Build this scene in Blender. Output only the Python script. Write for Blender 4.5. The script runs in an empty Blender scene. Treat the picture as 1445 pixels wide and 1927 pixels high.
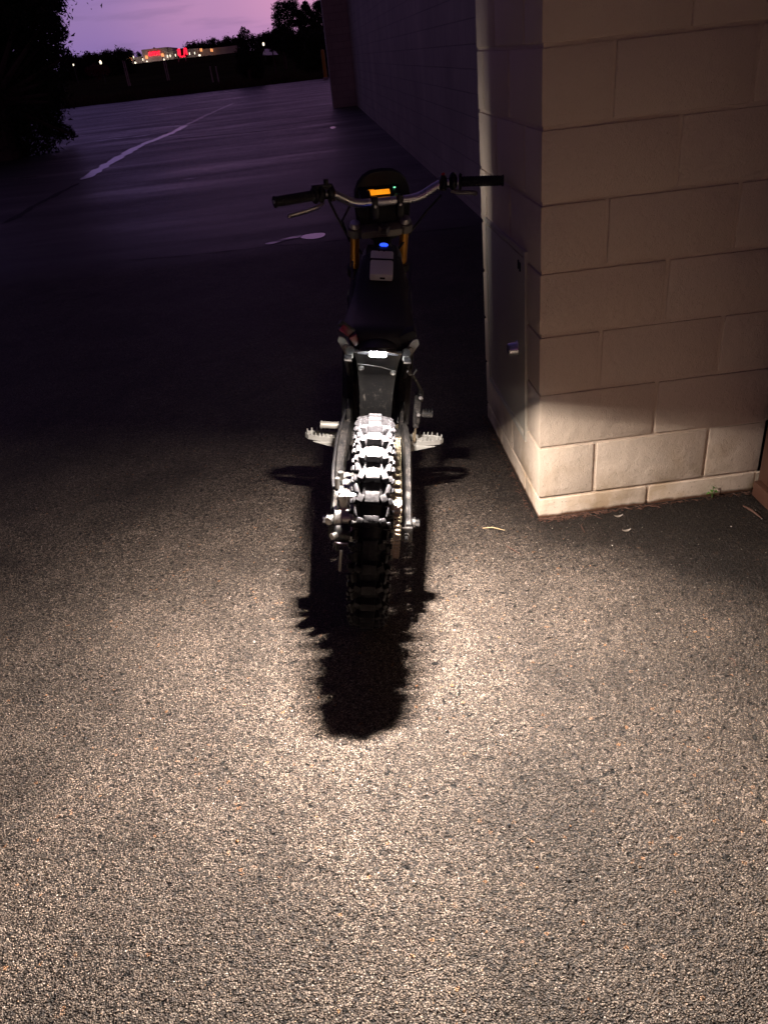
import bpy, bmesh, math, random
import numpy as np
from mathutils import Vector, Matrix, Quaternion

random.seed(7)
rng = np.random.default_rng(7)
R = math.radians
SC = bpy.context.scene
COL = SC.collection

# ------------------------------------------------------------------ camera
CAM_R = ((0.99151, -0.08756, -0.09610), (-0.12736, -0.50485, -0.85376), (0.02624, 0.85876, -0.51171))  # right, down, forward
CAM_C = Vector((-0.63823, -2.38976, 1.53400))
FPX = 1450.28
cd = bpy.data.cameras.new('camera')
cd.sensor_fit = 'VERTICAL'
cd.sensor_height = 24.0
cd.lens = FPX / 1927.0 * 24.0
cd.clip_start = 0.05
cd.clip_end = 6000
cam = bpy.data.objects.new('camera', cd)
COL.objects.link(cam)
r_, d_, f_ = (Vector(v) for v in CAM_R)
f_.normalize(); r_ = (r_ - f_ * r_.dot(f_)).normalized(); d_ = f_.cross(r_)
m3 = Matrix((r_, -d_, -f_)).transposed()
cam.matrix_world = Matrix.Translation(CAM_C) @ m3.to_4x4()
SC.camera = cam


def at(px, py, Y):
    """point of the place seen at a pixel of the photograph, at depth Y metres along the building"""
    d = r_ * ((px - 722.5) / FPX) + d_ * ((py - 963.5) / FPX) + f_
    return CAM_C + d * ((Y - CAM_C.y) / d.y)


def at_z(px, py, z=0.0):
    d = r_ * ((px - 722.5) / FPX) + d_ * ((py - 963.5) / FPX) + f_
    return CAM_C + d * ((z - CAM_C.z) / d.z)


# ------------------------------------------------------------------ sky (dusk, after sunset)
W = bpy.data.worlds.new('World')
SC.world = W
W.use_nodes = True
nt = W.node_tree
nt.nodes.clear()


def wn(t, **k):
    n = nt.nodes.new(t)
    for a, b in k.items():
        setattr(n, a, b)
    return n


def wmath(op, a, b=None, c=None):
    n = wn('ShaderNodeMath', operation=op)
    for i, v in enumerate((a, b, c)):
        if v is None:
            continue
        if isinstance(v, (int, float)):
            n.inputs[i].default_value = v
        else:
            nt.links.new(v, n.inputs[i])
    return n.outputs[0]


tc = wn('ShaderNodeTexCoord')
sep = wn('ShaderNodeSeparateXYZ')
nt.links.new(tc.outputs['Generated'], sep.inputs[0])
X_, Y_, Z_ = sep.outputs


def wramp(val, stops, interp='EASE'):
    n = wn('ShaderNodeValToRGB')
    n.color_ramp.interpolation = interp
    e = n.color_ramp.elements
    while len(e) < len(stops):
        e.new(0.5)
    for el, (p, c) in zip(e, stops):
        el.position = p
        el.color = (*c, 1)
    nt.links.new(val, n.inputs[0])
    return n.outputs[0]


def wmix(f, a, b, blend='MIX'):
    n = wn('ShaderNodeMix', data_type='RGBA', blend_type=blend)
    for s, v in ((n.inputs[0], f), (n.inputs[6], a), (n.inputs[7], b)):
        if isinstance(v, (int, float)):
            s.default_value = v
        elif isinstance(v, tuple):
            s.default_value = (*v, 1)
        else:
            nt.links.new(v, s)
    return n.outputs[2]


# colour of the afterglow: violet to the left, pink to the right
az = wmath('MULTIPLY_ADD', X_, 1.0, 0.5)
glow = wramp(az, [(0.00, (0.14, 0.085, 0.18)), (0.12, (0.20, 0.135, 0.34)), (0.27, (0.285, 0.175, 0.42)),
                  (0.40, (0.47, 0.24, 0.46)), (0.50, (0.62, 0.29, 0.50)), (0.75, (0.30, 0.14, 0.26))])
low = wramp(Z_, [(0.0, (0.78, 0.86, 1.0)), (0.06, (1.0, 1.0, 1.0)), (0.13, (0.78, 0.83, 1.08)), (0.24, (0.24, 0.22, 0.34)), (0.42, (0.055, 0.050, 0.085)),
                 (0.75, (0.08, 0.09, 0.16)), (1.0, (0.16, 0.22, 0.45))])
front = wramp(wmath('MULTIPLY_ADD', Y_, 0.5, 0.5), [(0.0, (0.40, 0.25, 0.22)), (0.35, (0.30, 0.18, 0.17)), (0.5, (0.12, 0.07, 0.07)), (0.80, (0.75, 0.75, 0.75)), (0.93, (1, 1, 1))])
sky = wmix(1.0, glow, low, 'MULTIPLY')
sky = wmix(1.0, sky, front, 'MULTIPLY')
# faint cloud streaks
mp = wn('ShaderNodeMapping')
mp.inputs['Scale'].default_value = (5, 5, 38)
nt.links.new(tc.outputs['Generated'], mp.inputs[0])
cl = wn('ShaderNodeTexNoise')
cl.inputs['Scale'].default_value = 2.2
cl.inputs['Detail'].default_value = 4
nt.links.new(mp.outputs[0], cl.inputs['Vector'])
clf = wramp(cl.outputs['Fac'], [(0.50, (0, 0, 0)), (0.74, (0.30, 0.30, 0.30))])
sky = wmix(clf, sky, (0.17, 0.115, 0.27))
nish = wn('ShaderNodeTexSky', sky_type='NISHITA')
nish.sun_disc = False
nish.sun_elevation = R(-3)
nish.sun_rotation = R(12)
bg1 = wn('ShaderNodeBackground')
bg1.inputs['Strength'].default_value = 1.0
nt.links.new(sky, bg1.inputs[0])
bg2 = wn('ShaderNodeBackground')
bg2.inputs['Strength'].default_value = 0.05
nt.links.new(nish.outputs[0], bg2.inputs[0])
ad = wn('ShaderNodeAddShader')
nt.links.new(bg1.outputs[0], ad.inputs[0])
nt.links.new(bg2.outputs[0], ad.inputs[1])
wo = wn('ShaderNodeOutputWorld')
nt.links.new(ad.outputs[0], wo.inputs[0])

SC.view_settings.view_transform = 'Standard'
SC.view_settings.look = 'None'
SC.view_settings.exposure = 0.0
SC.view_settings.gamma = 1.0
SC.view_settings.use_curve_mapping = False
SC.cycles.use_denoising = True
SC.cycles.max_bounces = 8
SC.cycles.diffuse_bounces = 5
SC.cycles.sample_clamp_indirect = 3.0

LED_POWER = 100.0
LED_TILT = 31.0

# ------------------------------------------------------------------ materials


class NT:
    def __init__(self, name):
        self.m = bpy.data.materials.new(name)
        self.m.use_nodes = True
        self.t = self.m.node_tree
        self.t.nodes.clear()
        self.out = self.n('ShaderNodeOutputMaterial')
        self.b = self.n('ShaderNodeBsdfPrincipled')
        self.l(self.b.outputs[0], self.out.inputs[0])

    def n(self, t, **k):
        o = self.t.nodes.new(t)
        for a, b in k.items():
            setattr(o, a, b)
        return o

    def l(self, a, b):
        self.t.links.new(a, b)

    def put(self, s, v):
        if isinstance(v, (int, float)):
            s.default_value = v
        elif isinstance(v, tuple):
            s.default_value = (*v, 1) if len(s.default_value) == 4 and len(v) == 3 else v
        else:
            self.l(v, s)

    def set(self, **k):
        for a, v in k.items():
            self.put(self.b.inputs[a.replace('_', ' ')], v)

    def obj(self, scale=(1, 1, 1)):
        c = self.n('ShaderNodeTexCoord')
        m = self.n('ShaderNodeMapping')
        m.inputs['Scale'].default_value = scale
        self.l(c.outputs['Object'], m.inputs[0])
        return m.outputs[0]

    def noise(self, vec, scale, detail=3, rough=0.55, dist=0.0):
        o = self.n('ShaderNodeTexNoise')
        self.l(vec, o.inputs['Vector'])
        o.inputs['Scale'].default_value = scale
        o.inputs['Detail'].default_value = detail
        o.inputs['Roughness'].default_value = rough
        o.inputs['Distortion'].default_value = dist
        return o.outputs['Fac']

    def voro(self, vec, scale, feature='F1'):
        o = self.n('ShaderNodeTexVoronoi', feature=feature)
        self.l(vec, o.inputs['Vector'])
        o.inputs['Scale'].default_value = scale
        return o

    def ramp(self, v, stops, interp='LINEAR'):
        o = self.n('ShaderNodeValToRGB')
        o.color_ramp.interpolation = interp
        e = o.color_ramp.elements
        while len(e) < len(stops):
            e.new(0.5)
        for el, (p, c) in zip(e, stops):
            el.position = p
            el.color = (*c, 1) if isinstance(c, tuple) else (c, c, c, 1)
        self.l(v, o.inputs[0])
        return o.outputs[0]

    def mix(self, f, a, b, blend='MIX'):
        o = self.n('ShaderNodeMix', data_type='RGBA', blend_type=blend)
        for s, v in ((o.inputs[0], f), (o.inputs[6], a), (o.inputs[7], b)):
            self.put(s, v)
        return o.outputs[2]

    def math(self, op, a, b=None, c=None, clamp=False):
        o = self.n('ShaderNodeMath', operation=op, use_clamp=clamp)
        for i, v in enumerate((a, b, c)):
            if v is not None:
                self.put(o.inputs[i], v)
        return o.outputs[0]

    def bump(self, h, strength=0.5, dist=0.01, normal=None):
        o = self.n('ShaderNodeBump')
        o.inputs['Strength'].default_value = strength
        o.inputs['Distance'].default_value = dist
        self.l(h, o.inputs['Height'])
        if normal is not None:
            self.l(normal, o.inputs['Normal'])
        return o.outputs[0]


def plain(name, col, rough=0.5, metal=0.0, var=0.25, nscale=30, bump=0.0, dust=None, spec=0.5):
    """a material with mottled wear; dust = (colour, amount)"""
    k = NT(name)
    v = k.obj()
    a = k.noise(v, nscale, 4)
    c = k.mix(a, tuple(x * (1 - var) for x in col), tuple(min(1, x * (1 + var)) for x in col))
    rr = k.math('MULTIPLY_ADD', a, 0.3, rough - 0.15, clamp=True)
    if dust:
        dn = k.math('ADD', k.math('MULTIPLY', k.noise(v, nscale * 11, 3, 0.7), 0.7), k.math('MULTIPLY', k.noise(v, nscale * 1.6, 4, 0.6), 0.3))
        f = k.ramp(dn, [(0.56 - dust[1] * 0.3, 0.0), (0.76 - dust[1] * 0.25, 0.7)])
        c = k.mix(f, c, dust[0])
    k.set(Base_Color=c, Roughness=rr, Metallic=metal)
    k.b.inputs['Specular IOR Level'].default_value = spec
    if bump:
        k.set(Normal=k.bump(a, bump, 0.003))
    return k.m


def emit(name, col, strength, base=(0.02, 0.02, 0.02)):
    k = NT(name)
    k.set(Base_Color=base, Roughness=0.4)
    k.b.inputs['Emission Color'].default_value = (*col, 1)
    k.b.inputs['Emission Strength'].default_value = strength
    return k.m


def asphalt():
    k = NT('asphalt')
    geo = k.n('ShaderNodeNewGeometry')
    pos = geo.outputs['Position']
    sx = k.n('ShaderNodeSeparateXYZ')
    k.l(pos, sx.inputs[0])
    px, py = sx.outputs[0], sx.outputs[1]
    v1 = k.voro(pos, 285)                 # small chippings, about 5 mm
    v2 = k.voro(pos, 120)                 # larger stones showing through
    wn1 = k.n('ShaderNodeTexWhiteNoise', noise_dimensions='3D')
    k.l(v1.outputs['Position'], wn1.inputs['Vector'])
    wn2 = k.n('ShaderNodeTexWhiteNoise', noise_dimensions='3D')
    k.l(v2.outputs['Position'], wn2.inputs['Vector'])
    stone = k.ramp(wn1.outputs['Value'], [(0.0, (0.048, 0.036, 0.028)), (0.40, (0.096, 0.0725, 0.057)), (0.74, (0.156, 0.118, 0.092)),
                                          (0.93, (0.225, 0.178, 0.144)), (0.987, (0.32, 0.255, 0.205)), (0.993, (0.28, 0.165, 0.09)), (1.0, (0.55, 0.48, 0.43))])
    big = k.ramp(wn2.outputs['Value'], [(0.80, (0.036, 0.029, 0.026)), (0.90, (0.125, 0.099, 0.082)), (0.991, (0.25, 0.198, 0.160)), (0.998, (0.30, 0.15, 0.07))])
    usebig = k.math('GREATER_THAN', wn2.outputs['Value'], 0.80)
    c = k.mix(usebig, stone, big)
    # bitumen between the stones
    edge = k.ramp(v1.outputs['Distance'], [(0.0, 0.0), (0.0026 * 215 * 0.6, 0.0), (0.62, 1.0)])
    c = k.mix(k.math('MULTIPLY', edge, 0.84), c, (0.008, 0.0068, 0.006))
    # voids
    vo = k.noise(pos, 46, 3, 0.65)
    hole = k.ramp(vo, [(0.345, 1.0), (0.385, 0.0)])
    vo2 = k.noise(pos, 110, 2, 0.6)
    hole = k.math('MAXIMUM', hole, k.ramp(vo2, [(0.29, 1.0), (0.34, 0.0)]))
    c = k.mix(hole, c, (0.004, 0.0035, 0.003))
    # wear in patches
    pat = k.noise(pos, 1.7, 5, 0.6, 0.4)
    patv = k.ramp(pat, [(0.30, 0.58), (0.5, 1.0), (0.70, 1.35)])
    c = k.mix(1.0, c, patv, 'MULTIPLY')
    pat2 = k.noise(pos, 9, 4, 0.6)
    c = k.mix(1.0, c, k.ramp(pat2, [(0.3, 0.82), (0.7, 1.15)]), 'MULTIPLY')
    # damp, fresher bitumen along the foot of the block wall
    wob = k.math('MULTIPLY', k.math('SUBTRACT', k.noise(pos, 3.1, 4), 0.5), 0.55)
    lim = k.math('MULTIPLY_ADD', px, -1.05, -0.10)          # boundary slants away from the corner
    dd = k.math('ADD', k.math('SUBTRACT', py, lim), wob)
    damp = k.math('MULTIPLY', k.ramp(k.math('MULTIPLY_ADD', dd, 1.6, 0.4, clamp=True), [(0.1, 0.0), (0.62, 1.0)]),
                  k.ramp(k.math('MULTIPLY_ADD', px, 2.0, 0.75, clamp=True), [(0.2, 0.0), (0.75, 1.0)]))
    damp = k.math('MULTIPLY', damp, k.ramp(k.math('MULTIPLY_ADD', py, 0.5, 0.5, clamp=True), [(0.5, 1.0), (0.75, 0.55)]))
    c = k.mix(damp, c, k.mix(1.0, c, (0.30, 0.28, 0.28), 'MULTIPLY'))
    # the old lot beyond the seam is greyer, and smoother from wear and damp
    far = k.ramp(k.math('MULTIPLY_ADD', py, 0.02, 0.5, clamp=True), [(0.600, 0.0), (0.618, 0.75), (0.70, 1.0)])
    c = k.mix(far, c, (0.034, 0.032, 0.038))
    c = k.mix(far, c, k.mix(1.0, c, k.ramp(k.noise(pos, 0.35, 6, 0.65), [(0.3, 0.5), (0.7, 1.4)]), 'MULTIPLY'))
    smp = k.n('ShaderNodeMapping')
    smp.inputs['Scale'].default_value = (0.35, 1.5, 1)
    smp.inputs['Rotation'].default_value = (0, 0, 0.12)
    k.l(pos, smp.inputs[0])
    sm = k.ramp(k.noise(smp.outputs[0], 0.5, 6, 0.65, 0.3), [(0.36, 0.48), (0.55, 0.38), (0.68, 0.27)])
    rough = k.mix(far, (0.60, 0.60, 0.60), sm)
    h = k.math('ADD', k.math('MULTIPLY', v1.outputs['Distance'], -1.0), k.math('MULTIPLY', v2.outputs['Distance'], -0.5))
    h = k.math('SUBTRACT', h, k.math('MULTIPLY', hole, 1.2))
    h = k.math('ADD', h, k.math('MULTIPLY', k.noise(pos, 75, 3, 0.6), 2.2))
    nb = k.bump(h, 1.0, 0.0045)
    # every chipping lies at its own tilt
    t1 = k.n('ShaderNodeVectorMath', operation='SUBTRACT')
    k.l(wn1.outputs['Color'], t1.inputs[0]); t1.inputs[1].default_value = (0.5, 0.5, 0.5)
    t2 = k.n('ShaderNodeVectorMath', operation='SCALE')
    k.l(t1.outputs[0], t2.inputs[0])
    k.l(k.mix(far, (0.60, 0.60, 0.60), (0.22, 0.22, 0.22)), t2.inputs['Scale'])
    t3 = k.n('ShaderNodeVectorMath', operation='ADD')
    k.l(nb, t3.inputs[0]); k.l(t2.outputs[0], t3.inputs[1])
    t4 = k.n('ShaderNodeVectorMath', operation='NORMALIZE')
    k.l(t3.outputs[0], t4.inputs[0])
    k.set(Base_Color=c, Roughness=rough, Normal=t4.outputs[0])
    k.put(k.b.inputs['Specular IOR Level'], k.mix(far, (0.22, 0.22, 0.22), (0.46, 0.46, 0.46)))
    return k.m


def painted_block():
    k = NT('painted_block')
    geo = k.n('ShaderNodeNewGeometry')
    pos = geo.outputs['Position']
    sx = k.n('ShaderNodeSeparateXYZ')
    k.l(pos, sx.inputs[0])
    c = k.mix(k.noise(pos, 5, 5), (0.69, 0.555, 0.440), (0.75, 0.615, 0.490))
    # stains and speckles of splashed dirt near the foot
    lowz = k.ramp(sx.outputs[2], [(0.02, 1.0), (0.34, 0.0)])
    sp = k.ramp(k.noise(pos, 95, 3, 0.7), [(0.61, 0.0), (0.68, 1.0)])
    c = k.mix(k.math('MULTIPLY', sp, k.math('MULTIPLY', lowz, 0.75)), c, (0.20, 0.12, 0.06))
    st = k.ramp(k.noise(pos, 7, 4, 0.6, 0.3), [(0.46, 0.0), (0.66, 0.7)])
    c = k.mix(k.math('MULTIPLY', st, lowz), c, (0.38, 0.25, 0.13))
    foot = k.ramp(k.math('ADD', sx.outputs[2], k.math('MULTIPLY', k.noise(pos, 22, 4), 0.022)), [(0.017, 1.0), (0.027, 0.0)])
    c = k.mix(foot, c, (0.10, 0.045, 0.025))
    n1 = k.noise(pos, 260, 4, 0.6)
    n2 = k.noise(pos, 95, 3, 0.5)
    pits = k.ramp(k.voro(pos, 62).outputs['Distance'], [(0.05, 0.0), (0.16, 1.0)])
    pm = k.ramp(k.noise(pos, 11, 2), [(0.46, 0.0), (0.60, 1.0)])
    h = k.math('ADD', k.math('MULTIPLY', n1, 0.8), k.math('MULTIPLY', n2, 0.5))
    h = k.math('ADD', h, k.math('MULTIPLY', k.math('MULTIPLY', pits, pm), 0.45))
    k.set(Base_Color=c, Roughness=0.62, Normal=k.bump(h, 0.75, 0.0042))
    k.b.inputs['Specular IOR Level'].default_value = 0.35
    return k.m


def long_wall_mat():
    k = NT('long_wall_block')  # tan block tones with darker mortar joints
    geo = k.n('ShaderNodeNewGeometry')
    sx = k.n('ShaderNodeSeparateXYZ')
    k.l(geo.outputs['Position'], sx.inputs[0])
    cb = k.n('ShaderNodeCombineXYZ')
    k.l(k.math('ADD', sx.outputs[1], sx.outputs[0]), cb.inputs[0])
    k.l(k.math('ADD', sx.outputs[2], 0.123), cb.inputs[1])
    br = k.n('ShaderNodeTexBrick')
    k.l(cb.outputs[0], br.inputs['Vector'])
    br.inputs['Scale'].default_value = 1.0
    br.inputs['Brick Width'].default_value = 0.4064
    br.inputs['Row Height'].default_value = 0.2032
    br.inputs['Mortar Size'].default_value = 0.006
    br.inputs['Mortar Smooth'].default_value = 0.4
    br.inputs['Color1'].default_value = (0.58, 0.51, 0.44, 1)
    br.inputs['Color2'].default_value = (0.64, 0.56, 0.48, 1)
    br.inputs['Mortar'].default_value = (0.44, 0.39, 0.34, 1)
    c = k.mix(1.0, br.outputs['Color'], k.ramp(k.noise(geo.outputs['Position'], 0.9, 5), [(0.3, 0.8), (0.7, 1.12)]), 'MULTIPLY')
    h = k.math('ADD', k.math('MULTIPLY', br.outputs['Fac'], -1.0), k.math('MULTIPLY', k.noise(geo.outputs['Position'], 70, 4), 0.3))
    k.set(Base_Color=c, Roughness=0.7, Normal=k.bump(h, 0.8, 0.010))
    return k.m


def worn_paint(name, col, thr=0.5, scale=9.0, stretch=(1, 1, 1)):
    """road paint, worn through to the asphalt"""
    k = NT(name)
    geo = k.n('ShaderNodeNewGeometry')
    mp = k.n('ShaderNodeMapping')
    mp.inputs['Scale'].default_value = stretch
    k.l(geo.outputs['Position'], mp.inputs[0])
    n = k.noise(mp.outputs[0], scale, 6, 0.72)
    f = k.ramp(n, [(thr - 0.06, 0.0), (thr + 0.06, 1.0)])
    c = k.mix(f, (0.036, 0.034, 0.040), col)
    k.set(Base_Color=c, Roughness=k.mix(f, (0.5, 0.5, 0.5), (0.24, 0.24, 0.24)))
    k.b.inputs['Specular IOR Level'].default_value = 0.9
    return k.m


M = {}
M['asphalt'] = asphalt()
M['block'] = painted_block()
M['long_wall'] = long_wall_mat()
M['mortar'] = M['block']
M['tyre'] = plain('tyre_rubber', (0.0085, 0.0082, 0.0095), 0.52, var=0.6, nscale=60, dust=((0.040, 0.037, 0.039), 0.28), bump=1.0, spec=0.14)
M['black_plastic'] = plain('black_plastic', (0.008, 0.008, 0.009), 0.42, var=0.3, nscale=25, dust=((0.12, 0.10, 0.085), 0.08))
M['dusty_plastic'] = plain('dusty_plastic', (0.016, 0.016, 0.017), 0.45, var=0.3, nscale=11, dust=((0.20, 0.165, 0.13), 0.32))
k = NT('dusty_mudguard')
gv = k.obj((1, 0.25, 0.25))
cc = k.mix(k.noise(k.obj(), 60, 4), (0.0035, 0.0035, 0.004), (0.0065, 0.0063, 0.0063))
stz = k.ramp(k.noise(gv, 120, 5, 0.75, 0.6), [(0.60, 0.0), (0.72, 0.7)])
spk = k.ramp(k.noise(k.obj(), 260, 2, 0.6), [(0.66, 0.0), (0.74, 0.8)])
lowz_ = k.n('ShaderNodeSeparateXYZ'); k.l(k.obj(), lowz_.inputs[0])
splash = k.ramp(lowz_.outputs[2], [(0.62, 1.0), (0.80, 0.15)])
cc = k.mix(k.math('MULTIPLY', k.math('MAXIMUM', stz, spk), splash), cc, (0.13, 0.115, 0.10))
k.set(Base_Color=cc, Roughness=0.34)
k.b.inputs['Specular IOR Level'].default_value = 0.25
M['dusty_mudguard'] = k.m
M['black_clean'] = plain('black_satin', (0.006, 0.006, 0.007), 0.45, var=0.2, spec=0.35)
M['seat_vinyl'] = plain('seat_vinyl', (0.011, 0.011, 0.013), 0.62, var=0.3, nscale=200, bump=0.2)
M['black_metal'] = plain('black_frame_metal', (0.009, 0.009, 0.0098), 0.36, var=0.4, nscale=20, dust=((0.14, 0.12, 0.105), 0.22), bump=0.15)
M['alu'] = plain('bare_aluminium', (0.62, 0.60, 0.57), 0.36, 0.9, var=0.15, nscale=40, dust=((0.16, 0.13, 0.10), 0.10))
M['peg'] = plain('peg_metal', (0.27, 0.262, 0.245), 0.5, 0.35, var=0.15, nscale=50, dust=((0.25, 0.20, 0.15), 0.1))
M['steel'] = plain('zinc_steel', (0.55, 0.54, 0.52), 0.32, 1.0, var=0.2, nscale=60, dust=((0.10, 0.085, 0.07), 0.2))
M['bar_silver'] = plain('bar_silver', (0.66, 0.65, 0.66), 0.30, 0.95, var=0.08)
M['chain'] = plain('chain_metal', (0.60, 0.50, 0.36), 0.36, 0.9, var=0.3, nscale=70, dust=((0.06, 0.05, 0.04), 0.25))
M['gold'] = plain('gold_anodised', (0.72, 0.36, 0.07), 0.34, 0.75, var=0.1)
M['rubber_grip'] = plain('grip_rubber', (0.009, 0.009, 0.010), 0.75, var=0.2)
M['white_plastic'] = plain('white_plastic', (0.78, 0.77, 0.78), 0.4, var=0.05, nscale=15)
M['red_lens'] = plain('red_lens', (0.10, 0.006, 0.014), 0.12, var=0.3, spec=0.9)
M['pale_bracket'] = plain('bracket_metal', (0.20, 0.19, 0.172), 0.5, 0.4, var=0.2)
M['led'] = emit('led_lens', (0.93, 0.95, 1.0), 420.0, (0.8, 0.8, 0.8))
M['lcd'] = emit('lcd_amber', (1.0, 0.31, 0.010), 1.2)
M['lcd_dark'] = emit('lcd_segment', (1.0, 0.26, 0.005), 0.9)
M['green_led'] = emit('green_indicator', (0.25, 1.0, 0.55), 1.2)
M['blue_led'] = emit('blue_button_light', (0.02, 0.07, 1.0), 2.2)
M['red_switch'] = plain('red_switch', (0.5, 0.02, 0.02), 0.4)
M['panel_paint'] = plain('panel_paint', (0.50, 0.45, 0.38), 0.42, var=0.06, nscale=6, bump=0.05)
M['chrome'] = plain('chrome', (0.75, 0.75, 0.76), 0.12, 1.0, var=0.03)
M['red_door'] = plain('red_brown_paint', (0.085, 0.036, 0.023), 0.5, var=0.2, nscale=9)
M['straw'] = plain('dry_straw', (0.48, 0.36, 0.20), 0.7)
M['pine_needle'] = plain('red_pine_straw', (0.085, 0.038, 0.024), 0.7, nscale=200, var=0.5)
M['pale_leaf'] = plain('pale_leaf', (0.20, 0.165, 0.135), 0.6)
M['weed'] = plain('weed_leaf', (0.09, 0.20, 0.035), 0.5)
M['leaf'] = plain('tree_leaf', (0.040, 0.052, 0.026), 0.7, spec=0.2)
M['pine_leaf'] = plain('pine_foliage', (0.035, 0.050, 0.028), 0.6)
M['bark'] = plain('bark', (0.09, 0.065, 0.05), 0.85)
M['red_bush'] = plain('red_bush_leaf', (0.16, 0.035, 0.035), 0.6)
M['grass'] = plain('field_grass', (0.060, 0.058, 0.026), 0.95, nscale=0.05, var=0.7, spec=0.0)
M['tall_grass'] = plain('tall_grass', (0.10, 0.090, 0.050), 0.9, spec=0.1)
M['cinema_wall'] = plain('cinema_wall', (0.60, 0.53, 0.52), 0.8, nscale=0.3)
M['sign_red'] = emit('red_sign_light', (1.0, 0.012, 0.035), 2.6)
M['warm_lamp'] = emit('warm_wall_lamp', (1.0, 0.36, 0.12), 1.6)
M['white_lamp'] = emit('white_lamp', (1.0, 0.84, 0.62), 2.6)
M['pole_paint'] = plain('pale_pole', (0.5, 0.47, 0.42), 0.5)
M['yellow'] = plain('yellow_paint', (0.62, 0.34, 0.03), 0.5)
M['cable'] = plain('cable', (0.015, 0.015, 0.016), 0.6)
M['white_line'] = worn_paint('white_road_paint', (0.90, 0.88, 0.88), 0.34, 6.0, (3, 0.6, 1))
M['faint_line'] = worn_paint('faint_road_paint', (0.48, 0.46, 0.48), 0.52, 3.0, (0.6, 4, 1))
M['road'] = plain('pale_road', (0.30, 0.28, 0.29), 0.5, nscale=0.2)
M['crack'] = plain('crack_filler', (0.012, 0.012, 0.013), 0.7)
k = NT('puddle_water')
k.set(Base_Color=(0.25, 0.23, 0.26), Roughness=0.16)
k.b.inputs['Specular IOR Level'].default_value = 0.9
M['puddle'] = k.m

# ------------------------------------------------------------------ mesh helpers


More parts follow.
